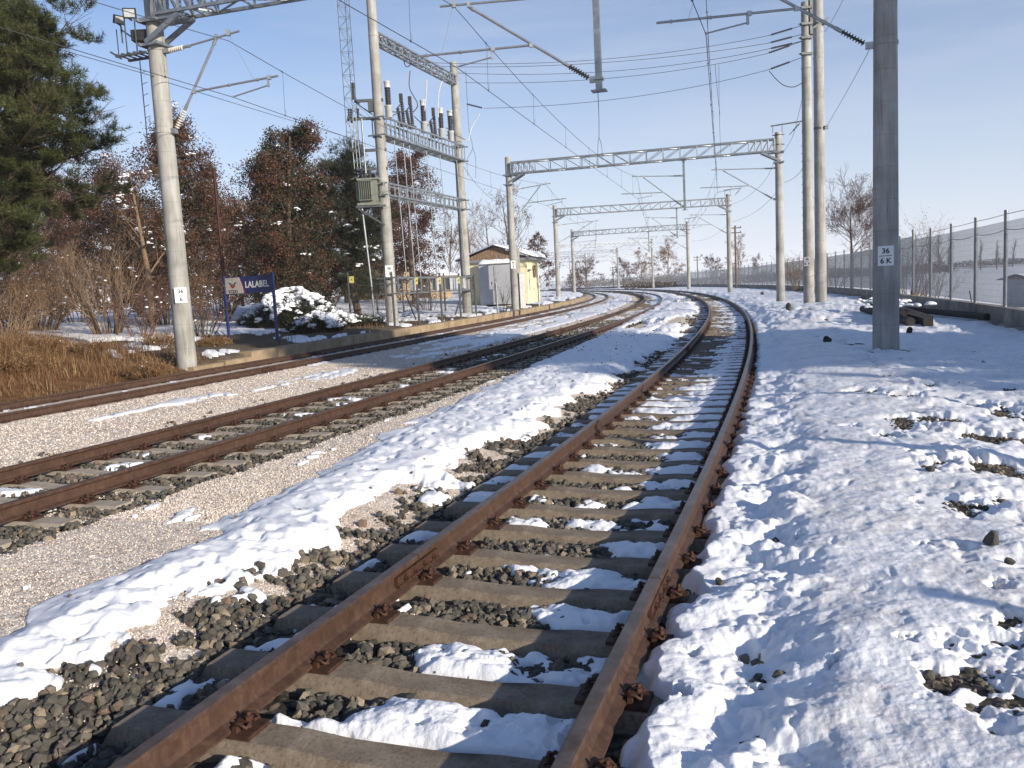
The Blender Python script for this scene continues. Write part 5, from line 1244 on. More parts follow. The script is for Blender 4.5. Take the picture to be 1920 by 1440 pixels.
shrub('bare_shrub', X_(800, 52), 52, 1.6, 1.8, 'grey brambles behind the substation fence', 91, 18, 'bark', 'russet', 700, .06, 14, snow_s=.10)
for k, (px, Z_, h, rad, lab) in enumerate([(1705, 52, 4.4, 2.0, 'tan bush behind the fence right of the near pole'), (1742, 58, 3.9, 2.2, 'brown bush behind the fence further right'), (1655, 58, 3.6, 2.0, 'bush hidden behind the 36/6 K pole'), (1500, 75, 3.2, 2.0, 'low bush behind the fence left of the twin tall poles'), (1560, 66, 3.0, 2.0, 'low scrub under the bare tree behind the fence')]):
    shrub('field_bush', X_(px, Z_), Z_, h, rad, lab, 95+k, 16, 'bark_pale', 'tan_leaf', 900, .07, 0, 'bushes behind the mesh fence', 'bush')
# pale slender trunk left of the 36/6 pole
deciduous('slender_tree', X_(281, 33), 33, 6.4, 1.5, 'slender pale-stemmed tree just left of the 36/6 pole', None, 99, 'bark_pale', 'russet', 900, .07, 20, .35, dict(nc=(9, 5, 4)))
# snow-laden junipers
def juniper(x, y, rx, ry, h, label, seed):
    z = Hg(x, y)-.05; root = empty('juniper_bush', (x, y, z), 0, label, 'bush', 'snow-covered junipers beside the sign'); inv = Matrix.Translation((-x, -y, -z))
    n = 1300; u = rng.uniform(0, 6.283, n); q = rng.random(n)**.5; hx = np.sqrt(np.clip(1-q**2*.92, 0, 1))*(.55+.6*vn(np.cos(u)*2+seed, np.sin(u)*2+q*3, seed))
    B = np.stack([x+rx*q*np.cos(u), y+ry*q*np.sin(u), z+h*hx*rng.uniform(.45, .95, n)], -1); D = np.stack([np.cos(u)*q, np.sin(u)*q, .5+.4*rng.random(n)], -1); D /= np.linalg.norm(D, axis=1)[:, None]
    V, F = brushes(B-D*.2, D, rng.uniform(.25, .5, n), 34, .09, .016, .6); link('needles', mesh_np('needles', V, F), M['dark_green'], root).matrix_parent_inverse = inv
    segs = [([np.array([x, y, z]), np.array([x, y, z])*.4+B[k]*.6, B[k]], [.03, .02, .01], 4) for k in range(0, n, 12)]; tubes_np(segs, M['bark'], 'stems', root).matrix_parent_inverse = inv
    m2 = 1300; u = rng.uniform(0, 6.283, m2); q = rng.random(m2)**.6; hx = np.sqrt(np.clip(1-q**2*.92, 0, 1))*(.55+.6*vn(np.cos(u)*2+seed, np.sin(u)*2+q*3, seed))
    C = np.stack([x+rx*q*np.cos(u), y+ry*q*np.sin(u), z+h*hx*.97+.05], -1); keep = vn(C[:, 0]*2.3, C[:, 1]*1.9+C[:, 2]*2.3, 33)+.35*(q-.5) < .60; C = C[keep]
    snow_clumps(C, rng.uniform(.05, .15, len(C)), parent=root, flat=.6).matrix_parent_inverse = inv
juniper(X_(548, 34.5), 34.5, 1.75, 1.2, 1.55, 'highest snow-covered juniper right of the station sign', 3)
juniper(X_(498, 35.5), 35.5, 1.1, .9, 1.0, 'snowy juniper seen under the sign panel', 4)
juniper(X_(618, 36.0), 36.0, 1.3, 1.0, .75, 'low snowy juniper nearest the substation fence', 5)
juniper(X_(590, 32.5), 32.5, 1.0, .7, .75, 'small dark juniper at the platform edge', 6)
juniper(X_(672, 37.0), 37.0, 1.0, .8, .35, 'flattened snowy juniper left of the near substation pole', 7)
# dry grass on the bank and odd tufts
def grass(name, x, y, h, w, lean=.35, mt='straw', dens=None):
    n = len(x); z = hgt(x, y); a = rng.uniform(0, 6.283, n); L = h*rng.uniform(.5, 1.2, n); t = rng.uniform(.1, lean, n)*2
    dx, dy = np.cos(a), np.sin(a); sx, sy = -dy*w/2, dx*w/2; V = np.empty((n, 5, 3))
    for k, (u, wf) in enumerate(((0, 1), (0, -1), (.55, -.75), (.55, .75), (1, 0))):
        bend = t*L*u*u; V[:, k] = np.stack([x+dx*bend+sx*wf, y+dy*bend+sy*wf, z-.02+L*u*(1-.25*t*u)], -1)
    b0 = np.arange(n)[:, None]*5; F = np.concatenate([b0+np.array([[0, 1, 2]]), b0+np.array([[0, 2, 3]]), b0+np.array([[3, 2, 4]])]); return tag(link(name, mesh_np(name, V.reshape(-1, 3), F), M[mt]), kind='stuff')
M['straw'] = island('dry_grass', [(.20,.105,.044),(.31,.18,.082),(.40,.26,.125),(.15,.070,.030),(.25,.13,.055),(.50,.37,.21),(.11,.06,.032),(.23,.11,.046)], .8, .3)
n = 52000; s = rng.uniform(5, 24, n); d = -rng.uniform(1.7, 11, n)**1.0; p = tp(1, s, d); cl = fbm(p[:, 0], p[:, 1], .7, 131, 3)
k = (rng.random(n) < ss(.36, .58, cl)) & (d < -1.7-.3*rng.random(n)) & ((snow_t(p[:, 0], p[:, 1]) < .0) | (rng.random(n) < .12)); p = p[k]
dd_ = -d[k]; hh = (.10+.26*ss(2.0, 4.0, dd_))*(.6+.9*fbm(p[:, 0], p[:, 1], 1.1, 132, 2)); hh = hh*1.6; grass('dry_grass', p[:, 0], p[:, 1], hh, .011, .6)
n = 9000; s = rng.uniform(22, 60, n); d = -rng.uniform(2.4, 16, n); p = tp(1, s, d); k = fbm(p[:, 0], p[:, 1], 1.2, 133, 3) > .54; p = p[k]; grass('dry_grass', p[:, 0], p[:, 1], np.full(len(p), .26), .014)
n = 5000; s = rng.uniform(14, 90, n); d = rng.uniform(7.6, 12, n); p = tp(3, s, d); k = fbm(p[:, 0], p[:, 1], 1.2, 134, 3) > .5; p = p[k]; grass('dry_grass', p[:, 0], p[:, 1], np.full(len(p), .35), .014)
# tangled scrub on the bank
for k, (px, Z_, h, rad, lab) in enumerate([(55, 21.0, 1.15, 1.2, 'straw-brown scrub on the bank near the left edge'), (150, 22.5, .8, 1.1, 'low scrub on the bank crest below the pine'), (262, 20.6, .95, .8, 'dry tuft of tall grass left of the 36/6 pole foot'), (8, 19.0, .9, 1.0, 'scrub on the bank cut by the left edge'), (296, 26, 1.1, 1.0, 'scrub between the 36/6 pole and the snow patches'), (395, 26.5, .7, .9, 'low dry scrub right of the 36/6 pole foot')]):
    shrub('dry_scrub', X_(px, Z_), Z_, h*.5, rad, lab, 140+k, 70, 'straw', 'straw', 1200, .035, 4, 'dry scrub along the bank', 'shrub', .05)
# hedge line far across the field
n = 7000; u = rng.random(n); x = 24+u*75; y = 175+rng.normal(0, 1.6, n)+u*14; C = np.stack([x, y, hgt(x, y)+rng.random(n)*1.7*(.6+.5*vn(x*.3, y*.1, 3))], -1); V, F = leaves_at(C, .42)
tag(link('far_hedge', mesh_np('hedge', V, F), M['bark']), kind='stuff')
for k_, (xa, xb, ya, yb, n, hh_) in enumerate(((40, 330, 420, 470, 6000, 3.2), (60, 560, 760, 820, 5000, 5.0))):
    u = rng.random(n); x = xa+u*(xb-xa); y = ya+u*(yb-ya)+rng.normal(0, 3, n); cl = vn(x*.05, y*.01, 7+k_) > .35; x, y = x[cl], y[cl]
    C = np.stack([x, y, hgt(x, y)+rng.random(len(x))*hh_*(.4+.7*vn(x*.08, y*.05, 3))], -1); V, F = leaves_at(C, 1.1+.8*k_); tag(link('far_hedge', mesh_np('hedge', V, F), M['bark']), kind='stuff')
# group of big dark trees outside the right of the frame; they throw the broad shade across the tracks
for k, (x, y, h, rad, lab) in enumerate([(22.6, .8, 17.5, 3.6, 'tall evergreen outside the right edge, nearer the fence'), (24.8, 3.2, 17.0, 3.4, 'tall evergreen outside the right edge, behind its neighbour')]):
    pine('evergreen_tree', x, y, h, [(.03, rad), (.5, rad), (.8, rad*.9), (1, rad*.4)], lab, 'evergreens outside the right edge', 201+k, 3600, 22, .5, .10, 'dark_green', 0, .05, nwh=24, LL=(.5, .9))
# ---------------------------------------------------------------- platform edge, sign, hut, fences
M['kerb'] = mottled('weathered_kerb_concrete', (.22, .16, .095), (.40, .31, .20), 1.6, .9, 0, .6, .01)
pe = empty('platform_edge', tuple(tp(1, 24., -1.9)), 0, 'worn brown concrete platform edge running beside the far track', 'platform edge')
s = 22.4; k = 0
p0 = tp(1, 24., -1.9); inv = Matrix.Translation(tuple(-p0))
while s < 118 and k < 90:
    L = .95+.5*random.random() if s < 60 else 2.2; zt = .335+random.uniform(-.008, .008) if s > 24.2 else .15+.05*(s-22.4)/1.8
    b = MB(); nseg = 2; pr = [(-2.16, -.12), (-1.76, -.12), (-1.74+random.uniform(-.012, .012), zt-.02), (-1.765, zt), (-2.16, zt+.004)]
    vs = []
    for q in (s+.012, s+L-.012):
        for dd_, z_ in pr: vs.append(tp(1, q, dd_, z_))
    b._add(vs, [(0, 1, 2, 3, 4), (9, 8, 7, 6, 5)]+[(j, j+5, (j+1) % 5+5, (j+1) % 5) for j in range(5)])
    o = b.build('kerb_block', M['kerb'], pe); o.matrix_parent_inverse = inv; s += L+(.0 if random.random() < .9 else .07); k += 1
# station sign
M['blue'] = mottled('blue_enamel', (.012, .022, .11), (.018, .032, .15), 4, .4, 0, .05)
M['cream'] = mottled('cream_enamel', (.52, .48, .42), (.60, .56, .49), 4, .4, 0, .05)
M['red'] = mottled('red_enamel', (.40, .02, .03), (.5, .03, .04), 4, .4, 0, 0)
S1 = W(421, 540, 29.6); S2 = W(512.5, 540, 28.4); g1_, g2_ = Hg(S1[0], S1[1]), Hg(S2[0], S2[1])
sg = empty('station_sign', (S2[0], S2[1], g2_), 0, 'blue and cream station name sign reading LALABEL on two blue posts', 'station sign'); inv = Matrix.Translation((-S2[0], -S2[1], -g2_))
a1, a2 = Vector((S1[0], S1[1], 0)), Vector((S2[0], S2[1], 0)); uu = (a2-a1); SWd = uu.length; uu.normalize(); nn_ = Vector((uu.y, -uu.x, 0))
ztp = 2.60; zbt = 2.02
for q, g_ in ((a1, g1_), (a2, g2_)):
    b = MB(); b.box(q+Z*((g_-.1+ztp+.05)/2), (.075, .075, ztp+.05-g_+.1), math.atan2(uu.y, uu.x)); b.box(q+Z*(ztp+.06), (.085, .085, .02), math.atan2(uu.y, uu.x)); b.build('sign_post', M['blue'], sg).matrix_parent_inverse = inv
b = MB(); b.box((a1+a2)/2+Z*(ztp+zbt)/2, (SWd-.08, .035, ztp-zbt), math.atan2(uu.y, uu.x)); pn = b.build('sign_panel', M['blue'], sg); pn.matrix_parent_inverse = inv
def on_sign(u, v_, o=.0): return a1+uu*(.05+u*(SWd-.10))+Z*(zbt+v_*(ztp-zbt))+nn_*(.018+o)
def flat(pts, o, name, mt, th_=.003):
    b = MB(); P = [on_sign(u, v_, o) for u, v_ in pts]; b.prism(P, 0, 0, nn_*th_); q = b.build(name, M[mt], pn); return q
flat([(.01, .03), (.395, .03), (.30, .97), (.01, .97)], .001, 'cream_field', 'cream')
flat([(.405, .03), (.43, .03), (.405, .42), (.335, .97), (.325, .97), (.385, .42)], .002, 'red_stripe', 'red')
flat([(.395, .03), (.405, .03), (.385, .42), (.322, .97), (.305, .97), (.365, .42)], .0015, 'white_stripe', 'plate_white')
def sign_text(t, u, v_, size, mt, bold, sx=1):
    me = text_mesh(t, size, bold, .0015, 'CENTER', sx)
    Rz = Matrix.Rotation(math.atan2(uu.y, uu.x), 3, 'Z'); c = on_sign(u, v_, .005)
    for v in me.vertices: v.co = c+Rz @ Vector((v.co.x, 0, v.co.y))-nn_*(-v.co.z)
    return link('lettering', me, M[mt], pn)
sign_text('LALABEL', .695, .50, .30, 'plate_white', .007, .98); sign_text('TCDD', .175, .14, .15, 'ink', .004, 1.1)
b = MB()
arc = lambda r0, a0, a1_, n_=12: [(r0*math.cos(R(a0+(a1_-a0)*k/n_)), r0*math.sin(R(a0+(a1_-a0)*k/n_))) for k in range(n_+1)]
def em(pts, o, name, mt): return flat([(.175+x/(SWd), .58+y/(ztp-zbt)) for x, y in pts], o, name, mt)
def strip_em(outer, inner, o, name, mt):
    b = MB(); P = [(.175+x/SWd, .58+y/(ztp-zbt)) for x, y in outer]; Q = [(.175+x/SWd, .58+y/(ztp-zbt)) for x, y in inner]
    for j in range(len(P)-1): b.prism([on_sign(*P[j], o), on_sign(*P[j+1], o), on_sign(*Q[j+1], o), on_sign(*Q[j], o)], 0, 0, nn_*.002)
    return b.build(name, M[mt], pn)
strip_em(arc(.13, 185, 355), [(x*1., y+.045) for x, y in arc(.10, 185, 355)], .005, 'red_crescent', 'red')
M['emblem'] = mottled('grey_emblem', (.06, .065, .09), (.10, .10, .13), 4, .5, 0, 0)
strip_em(arc(.085, 175, 365), arc(.06, 175, 365), .006, 'wheel', 'emblem')
b = MB()
for sg_ in (-1, 1):
    for k in range(4):
        P = [(sg_*(.07+.01*k), .03+.012*k), (sg_*(.24-.03*k), .085-.022*k), (sg_*(.235-.03*k), .068-.022*k), (sg_*.07, .012+.0*k)]
        if sg_ < 0: P = P[::-1]
        b.prism([on_sign(.175+x/SWd, .58+y/(ztp-zbt), .006+.0004*k) for x, y in P], 0, 0, nn_*.0015)
    b.prism([on_sign(.175+x/SWd, .58+y/(ztp-zbt), .008) for x, y in [(sg_*.01, -.05), (sg_*.02, .02), (sg_*.045, .02), (sg_*.03, -.05)]], 0, 0, nn_*.0015)
b.build('wings', M['emblem'], pn)
em([(.016*math.cos(R(90+36*k))*(1 if k % 2 == 0 else .45), .16+.022*math.sin(R(90+36*k))*(1 if k % 2 == 0 else .45)) for k in range(10)], .006, 'star', 'emblem')
# rusty rail post behind the sign
RPt = W(423, 560, 31.0); gz_ = Hg(RPt[0], RPt[1]); b = MB()
for o_, w_ in ((-.035, .08), (.035, .08)): b.box((RPt[0]+o_*.7, RPt[1]+o_*.7, gz_-.2+3.05), (w_, .014, 6.2), R(-45))
b.box((RPt[0], RPt[1], gz_-.2+3.05), (.014, .08, 6.2), R(-45)); b.box((RPt[0], RPt[1], gz_+5.96), (.12, .12, .03), R(-45))
M['rust_dark'] = mottled('dark_rust', (.045, .016, .012), (.10, .038, .026), 9, .8, .1, .3)
tag(b.build('rusty_post', M['rust_dark']), 'tall rusty steel post rising just behind the left sign post', 'post')
# yellow hut
def hut():
    C0 = W(991, 556, 60.0); u = Vector((.22, .975, 0)).normalized(); f = Vector((-u.y, u.x, 0)); g = Hg(C0[0], C0[1]); g = 1.0
    c = Vector((C0[0], C0[1], g)); root = empty('yellow_hut', tuple(c), 0, 'small yellow hut with a brown wooden gable and snowy roof edge', 'hut'); inv = Matrix.Translation(tuple(-c))
    w, dpt, h = 4.55, 4.4, 2.62
    M['yellow'] = mottled('yellow_plaster', (.60, .50, .20), (.72, .61, .28), 1.2, .9, 0, .2, stops=[(.25, (.60, .53, .36)), (.45, (.76, .68, .44)), (.75, (.82, .75, .50))])
    M['board'] = mottled('brown_boards', (.19, .12, .075), (.34, .23, .15), 5, .9, 0, .4); M['grey_trim'] = mottled('grey_fascia', (.17, .18, .20), (.24, .25, .27), 4, .7, 0, .1)
    P = lambda a, b_, z: c+f*a+u*b_+Z*z                        # a: leftwards along the front, b: depth
    b = MB(); b._add([P(0, 0, -.4), P(w, 0, -.4), P(w, dpt, -.4), P(0, dpt, -.4), P(0, 0, h), P(w, 0, h), P(w, dpt, h), P(0, dpt, h)], [(3, 2, 1, 0), (4, 5, 6, 7), (0, 1, 5, 4), (1, 2, 6, 5), (2, 3, 7, 6), (3, 0, 4, 7)])
    b.build('wall', M['yellow'], root).matrix_parent_inverse = inv
    b = MB(); b._add([P(-.3, -.02, h+.16), P(w+.3, -.02, h+.16), P(w/2, -.02, h+1.05), P(-.3, .04, h+.16), P(w+.3, .04, h+.16), P(w/2, .04, h+1.05)], [(0, 1, 2), (5, 4, 3), (0, 3, 4, 1), (1, 4, 5, 2), (2, 5, 3, 0)])
    for k in range(23):
        a = -.2+k*.21; hz_ = 1-abs(a-w/2)/(w/2+.3); b.bar(P(a, -.035, h+.18), P(a, -.035, h+.16+.86*max(hz_, 0)), .02, .02)
    b.build('gable', M['board'], root).matrix_parent_inverse = inv
    b = MB(); b._add([P(-.42, -.28, h), P(w+.42, -.28, h), P(w+.42, dpt+.2, h), P(-.42, dpt+.2, h), P(-.42, -.28, h+.17), P(w+.42, -.28, h+.17), P(w+.42, dpt+.2, h+.17), P(-.42, dpt+.2, h+.17)], [(3, 2, 1, 0), (4, 5, 6, 7), (0, 1, 5, 4), (1, 2, 6, 5), (2, 3, 7, 6), (3, 0, 4, 7)])
    b.build('eaves', M['grey_trim'], root).matrix_parent_inverse = inv
    b = MB()
    for s0, s1_ in ((-.55, w/2), (w+.55, w/2)):
        za, zb = h+.16, h+1.12; q = [P(s0, -.35, za), P(s1_, -.35, zb), P(s1_, dpt+.3, zb), P(s0, dpt+.3, za)]; b._add(q+[v_+Z*.06 for v_ in q], [(0, 1, 2, 3), (7, 6, 5, 4), (0, 4, 5, 1), (1, 5, 6, 2), (2, 6, 7, 3), (3, 7, 4, 0)])
    rf = b.build('roof', M['black'], root); rf.matrix_parent_inverse = inv
    V, F = [], []; nn1, mm1 = 26, 16
    for side in (0, 1):
        b0 = len(V)
        for i in range(nn1):
            for j in range(mm1):
                t = i/(nn1-1); a = (-.62 if side == 0 else w+.62)*(1-t)+(w/2)*t; q = P(a, -.36+(dpt+.66)*j/(mm1-1), h+.23+.95*t)
                e = min(i, nn1-1, j*2, (mm1-1-j)*2)/3.; th_ = .16*min(1, max(e, 0))**.5*(1.5 if side == 0 and t < .35 else .8)+.04*vn(np.array(q.x*2.), np.array(q.y*2.), 4); V.append(q+Z*(th_ if (0 < j < mm1-1 and i > 0) else -.02))
        for i in range(nn1-1):
            for j in range(mm1-1): F.append((b0+i*mm1+j, b0+(i+1)*mm1+j, b0+(i+1)*mm1+j+1, b0+i*mm1+j+1))
    me = bpy.data.meshes.new('roof_snow'); me.from_pydata([tuple(v_) for v_ in V], [], F); me.polygons.foreach_set('use_smooth', [True]*len(F)); link('roof_snow', me, M['snow_plain'], root).matrix_parent_inverse = inv
    b = MB(); b.box(P(-.02, 2.4, 1.85), (.06, .95, .8), math.atan2(u.y, u.x)-math.pi/2); wdw = b.build('window', M['black'], root); wdw.matrix_parent_inverse = inv
    b = MB()
    for k in range(5): b.bar(P(-.06, 1.95+.22*k, 1.45), P(-.06, 1.95+.22*k, 2.25), .03)
    b.bar(P(-.07, 1.9, 1.45), P(-.07, 2.9, 1.45), .05); b.bar(P(-.07, 1.9, 2.25), P(-.07, 2.9, 2.25), .05); b.build('window_grille', M['board'], wdw)
    b = MB(); b.box(P(-.12, .3, 1.9), (.15, .5, .12), math.atan2(u.y, u.x)-math.pi/2); b.build('wall_bracket', M['grey_trim'], root).matrix_parent_inverse = inv
    # cabinet in front
    M['cab'] = mottled('grey_cabinet_steel', (.38, .39, .41), (.46, .47, .49), 1.5, .6, 0, .1)
    c2 = P(1.1, -1.3, 0); r2 = empty('grey_cabinet', tuple(c2), 0, 'large pale grey steel cabinet with a thick cap of snow before the hut', 'cabinet'); inv2 = Matrix.Translation(tuple(-c2)); ang = math.atan2(f.y, f.x)
    cc_ = P(2.05, -.9, 1.02); b = MB(); b.box(cc_, (2.2, 1.0, 2.75), ang); b.build('cabinet_body', M['cab'], r2).matrix_parent_inverse = inv2
    b = MB(); b.box(cc_+Z*1.41, (2.36, 1.16, .06), ang); b.build('cabinet_lid', M['grey_trim'], r2).matrix_parent_inverse = inv2
    b = MB(); b.box(cc_-u*.51+f*.02, (.02, .012, 2.5), ang); b.box(cc_-u*.51+f*.2+Z*.1, (.04, .03, .2), ang); b.build('door_seam', M['black'], r2).matrix_parent_inverse = inv2
    b = MB(); nx, ny = 20, 10; vs = []; fs = []
    for i in range(nx):
        for j in range(ny):
            a, bb = i/(nx-1), j/(ny-1); e = min(a, 1-a)*nx/3; e2 = min(bb, 1-bb)*ny/2.5; hh_ = .30*min(1, e)**.5*min(1, e2)**.5; q = cc_+f*(a-.5)*2.4-u*(.5-bb)*1.2+Z*(1.44+hh_+.02*math.sin(a*17)*(hh_ > .1)); vs.append(q); 
    for i in range(nx-1):
        for j in range(ny-1): fs.append((i*ny+j, i*ny+j+1, (i+1)*ny+j+1, (i+1)*ny+j))
    b._add(vs, fs, True); b.build('snow_cap', M['snow_plain'], r2).matrix_parent_inverse = inv2
hut()
q = W(973.5, 560, 57.0); g_ = Hg(q[0], q[1]); b = MB(); b.box((q[0], q[1], g_+1.9), (.27, .27, 4.1), .2); b.box((q[0], q[1], g_+3.97), (.31, .31, .05), .2)
tag(b.build('square_concrete_post', M['concrete_pole']), 'square concrete post standing behind the second portal left pole', 'post')
b = MB(); b.box((q[0]+.22, q[1]-.1, g_+1.15), (.36, .3, 2.3), .2); b.box((q[0]+.22, q[1]-.1, g_+2.33), (.42, .36, .05), .2); tag(b.build('meter_cabinet', M['white_metal']), 'narrow white meter cabinet at the foot of the square concrete post', 'cabinet')
q = W(933, 578, 49.5); g_ = Hg(q[0], q[1]); b = MB(); b.tube([(q[0], q[1], g_-.2), (q[0]-.02, q[1], g_+1.75)], .055, 8); b.box((q[0]-.02, q[1], g_+1.95), (.10, .10, .22)); b.tube([(q[0]-.02, q[1], g_+2.0), (q[0]+.1, q[1], g_+3.4)], .012, 5)
tag(b.build('lamp_stub', M['galv']), 'short grey steel post in front of the grey cabinet', 'post')
# far house with tan walls
def house(px0, px1, Z_, zt, lab, mt, depth=5, rise=.9):
    a = W(px0, 550, Z_); c_ = W(px1, 550, Z_+2); g_ = Hg(a[0], a[1]); root = empty('low_house', tuple((a[0], a[1], g_)), 0, lab, 'house'); inv = Matrix.Translation((-a[0], -a[1], -g_))
    A_ = Vector((a[0], a[1], 0)); B_ = Vector((c_[0], c_[1], 0)); e = (B_-A_).normalized(); n_ = Vector((-e.y, e.x, 0)); L = (B_-A_).length; P = lambda x, y, z: A_+e*x+n_*y+Z*z
    b = MB(); b._add([P(0, 0, g_-.5), P(L, 0, g_-.5), P(L, depth, g_-.5), P(0, depth, g_-.5), P(0, 0, zt), P(L, 0, zt), P(L, depth, zt), P(0, depth, zt)], [(3, 2, 1, 0), (4, 5, 6, 7), (0, 1, 5, 4), (1, 2, 6, 5), (2, 3, 7, 6), (3, 0, 4, 7)]); wl_ = b.build('wall', M[mt], root); wl_.matrix_parent_inverse = inv
    b = MB(); b._add([P(-.4, -.5, zt-.02), P(L+.4, -.5, zt-.02), P(L+.4, depth/2, zt+rise), P(-.4, depth/2, zt+rise), P(-.4, depth+.5, zt-.02), P(L+.4, depth+.5, zt-.02)], [(0, 1, 2, 3), (3, 2, 5, 4)]); b._add([P(-.4, -.5, zt-.14), P(L+.4, -.5, zt-.14), P(L+.4, -.5, zt-.02), P(-.4, -.5, zt-.02)], [(0, 1, 2, 3)])
    b._add([P(0, 0, zt), P(0, depth, zt), P(0, depth/2, zt+rise-.05)], [(0, 1, 2)]); b._add([P(L, 0, zt), P(L, depth, zt), P(L, depth/2, zt+rise-.05)], [(2, 1, 0)]); b.build('roof', M['board'], root).matrix_parent_inverse = inv
    b = MB(); b._add([P(-.42, -.52, zt+.03), P(L+.42, -.52, zt+.03), P(L+.42, depth/2, zt+rise+.14), P(-.42, depth/2, zt+rise+.14), P(-.42, depth+.52, zt+.03), P(L+.42, depth+.52, zt+.03)], [(0, 1, 2, 3), (3, 2, 5, 4)]); b.bar(P(-.42, -.53, zt+.06), P(L+.42, -.53, zt+.06), .10, .12); b.build('roof_snow', M['snow_plain'], root).matrix_parent_inverse = inv
    for x in np.arange(.8, L-.8, 1.9):
        b = MB(); b.box(P(x, -.01, g_+1.5), (.7, .05, .9), math.atan2(e.y, e.x)); w_ = b.build('window', M['black'], root); w_.matrix_parent_inverse = inv
        b = MB(); 
        for dx in (-.38, .38): b.bar(P(x+dx, -.05, g_+1.02), P(x+dx, -.05, g_+1.98), .06)
        for dz in (1.02, 1.98): b.bar(P(x-.4, -.05, g_+dz), P(x+.4, -.05, g_+dz), .06)
        b.build('window_frame', M['white_metal'], w_)
M['tan_wall'] = mottled('tan_plaster', (.30, .20, .115), (.42, .31, .20), 1.0, .9, 0, .2)
M['block_wall'] = mottled('grey_block_wall', (.30, .30, .31), (.42, .42, .42), 2, .9, 0, .3)
house(738, 770, 74, 4.5, 'tall tan house wall between the near substation pole and red tree', 'tan_wall', 5, .7)
house(808, 848, 84, 3.3, 'long low tan house with snowy roof behind the substation', 'tan_wall', 6, .9)
house(1938, 2030, 78, .05, 'small grey block shed with snowy roof beyond the fence at right', 'block_wall', 3.2, .4)
# substation fence of black posts with thin wire mesh
M['yplate'] = mottled('yellow_warning_plate', (.50, .44, .12), (.60, .53, .18), 5, .5, 0, 0)
FP = [W(612, 575, 44), W(657, 588, 41.5), W(727, 608, 36.3), W(740, 607, 36.2), W(786, 602, 38.0), W(829, 596, 40.2), W(864, 591, 42.6), W(893, 586, 46.0)]
bk = [W(708, 580, 46), W(757, 578, 49), W(782, 577, 50), W(808, 577, 50), W(835, 575, 50.5)]
sf = empty('substation_fence', tuple(FP[2]), 0, 'low fence of slim black posts and wire with yellow warning plates round the substation', 'fence'); inv = Matrix.Translation(tuple(-FP[2])); fps = []
for k, q in enumerate(FP+bk):
    g_ = Hg(q[0], q[1]); b = MB(); b.box((q[0], q[1], g_+1.12), (.085, .085, 2.35), .3); b.box((q[0], q[1], g_+2.31), (.075, .075, .02), .3); o = b.build('fence_post', M['black'], sf); o.matrix_parent_inverse = inv; fps.append(o)
    if k in (1, 4, 5, 6):
        b = MB(); b.box((q[0]+(.18 if k == 1 else 0), q[1]-.05, g_+1.95), (.24 if k == 1 else .11, .006, .32), 0); pl = b.build('warning_plate', M['yplate'], o)
        b = MB(); b._add([(q[0]+(.18 if k == 1 else 0)+x, q[1]-.056, g_+1.95+z_) for x, z_ in ((-.035, -.02), (.035, -.02), (0, .05))], [(0, 1, 2)]); b.build('warning_triangle', M['ink'], pl)
def wire_panel(a, c_, name='wire_mesh'):
    b = MB(); A_ = Vector((a[0], a[1], Hg(a[0], a[1]))); B_ = Vector((c_[0], c_[1], Hg(c_[0], c_[1]))); n_ = max(2, int((B_-A_).length/.12))
    for k in range(n_+1): p_ = A_.lerp(B_, k/n_); b.bar(p_+Z*.12, p_+Z*2.1, .004)
    for k in range(11): b.bar(A_+Z*(.12+.2*k), B_+Z*(.12+.2*k), .006)
    b.build(name, M['black'], sf).matrix_parent_inverse = inv
for k in range(len(FP)-1):
    if k not in (2,): wire_panel(FP[k], FP[k+1])
for k in range(len(bk)-1): wire_panel(bk[k], bk[k+1])
wire_panel(FP[1], bk[0]); wire_panel(FP[-1], bk[-1])
# lattice radio mast behind the substation
MZ = 150.; mx = (X_(684, MZ)); b = MB(); g_ = Hg(mx, MZ); wM = 1.15; top = 68; seg = 1.9; c3 = [(math.cos(R(a)), math.sin(R(a))) for a in (90, 210, 330)]
n_ = int(top/seg)
for i, (cx, cy) in enumerate(c3):
    b.bar((mx+cx*wM, MZ+cy*wM, g_), (mx+cx*wM, MZ+cy*wM, g_+top), .10); dx, dy = c3[(i+1) % 3]
    for k in range(n_):
        z_ = g_+k*seg; b.bar((mx+cx*wM, MZ+cy*wM, z_), (mx+dx*wM, MZ+dy*wM, z_), .05); p_, q_ = ((cx, cy), (dx, dy)) if (k+i) % 2 else ((dx, dy), (cx, cy)); b.bar((mx+p_[0]*wM, MZ+p_[1]*wM, z_), (mx+q_[0]*wM, MZ+q_[1]*wM, z_+seg), .045)
tag(b.build('radio_mast', M['galv_dark']), 'slim lattice radio mast rising far behind the near substation pole', 'mast')
# ---------------------------------------------------------------- anti-climb fence on the right
def fence_d(s): return np.interp(s, [-20, 22, 32, 40, 50, 60, 80, 120, 160, 200, 290], [7.2, 7.23, 7.45, 7.6, 8.2, 8.65, 8.9, 9.6, 10.2, 11., 13.])
ms = empty('mesh_fence', tuple(tp(3, 20., 7.2)), 0, 'long grey anti-climb mesh fence on round steel posts along the right side', 'fence'); inv = Matrix.Translation(tuple(-tp(3, 20., 7.2)))
fpt = []; s = 6.4
while s < 288 and len(fpt) < 98: fpt.append(s); s += 3.27*(1 if s < 200 else 1.0)
PF = [tp(3, s_, float(fence_d(s_))) for s_ in fpt]; WT = .56
b = MB(); b.tube([(0, 0, WT-.05), (0, 0, 3.06)], .052, 10); b.lathe((0, 0, 3.05), (0, 0, 3.10), [(0, .058), (1, .05)], 10)
for z in (.8, 1.35, 1.9, 2.45): b.bar((-.085, 0, z), (.085, 0, z), .02, .03)
b.bar((.07, 0, WT+.02), (.07, 0, 2.78), .03, .015)
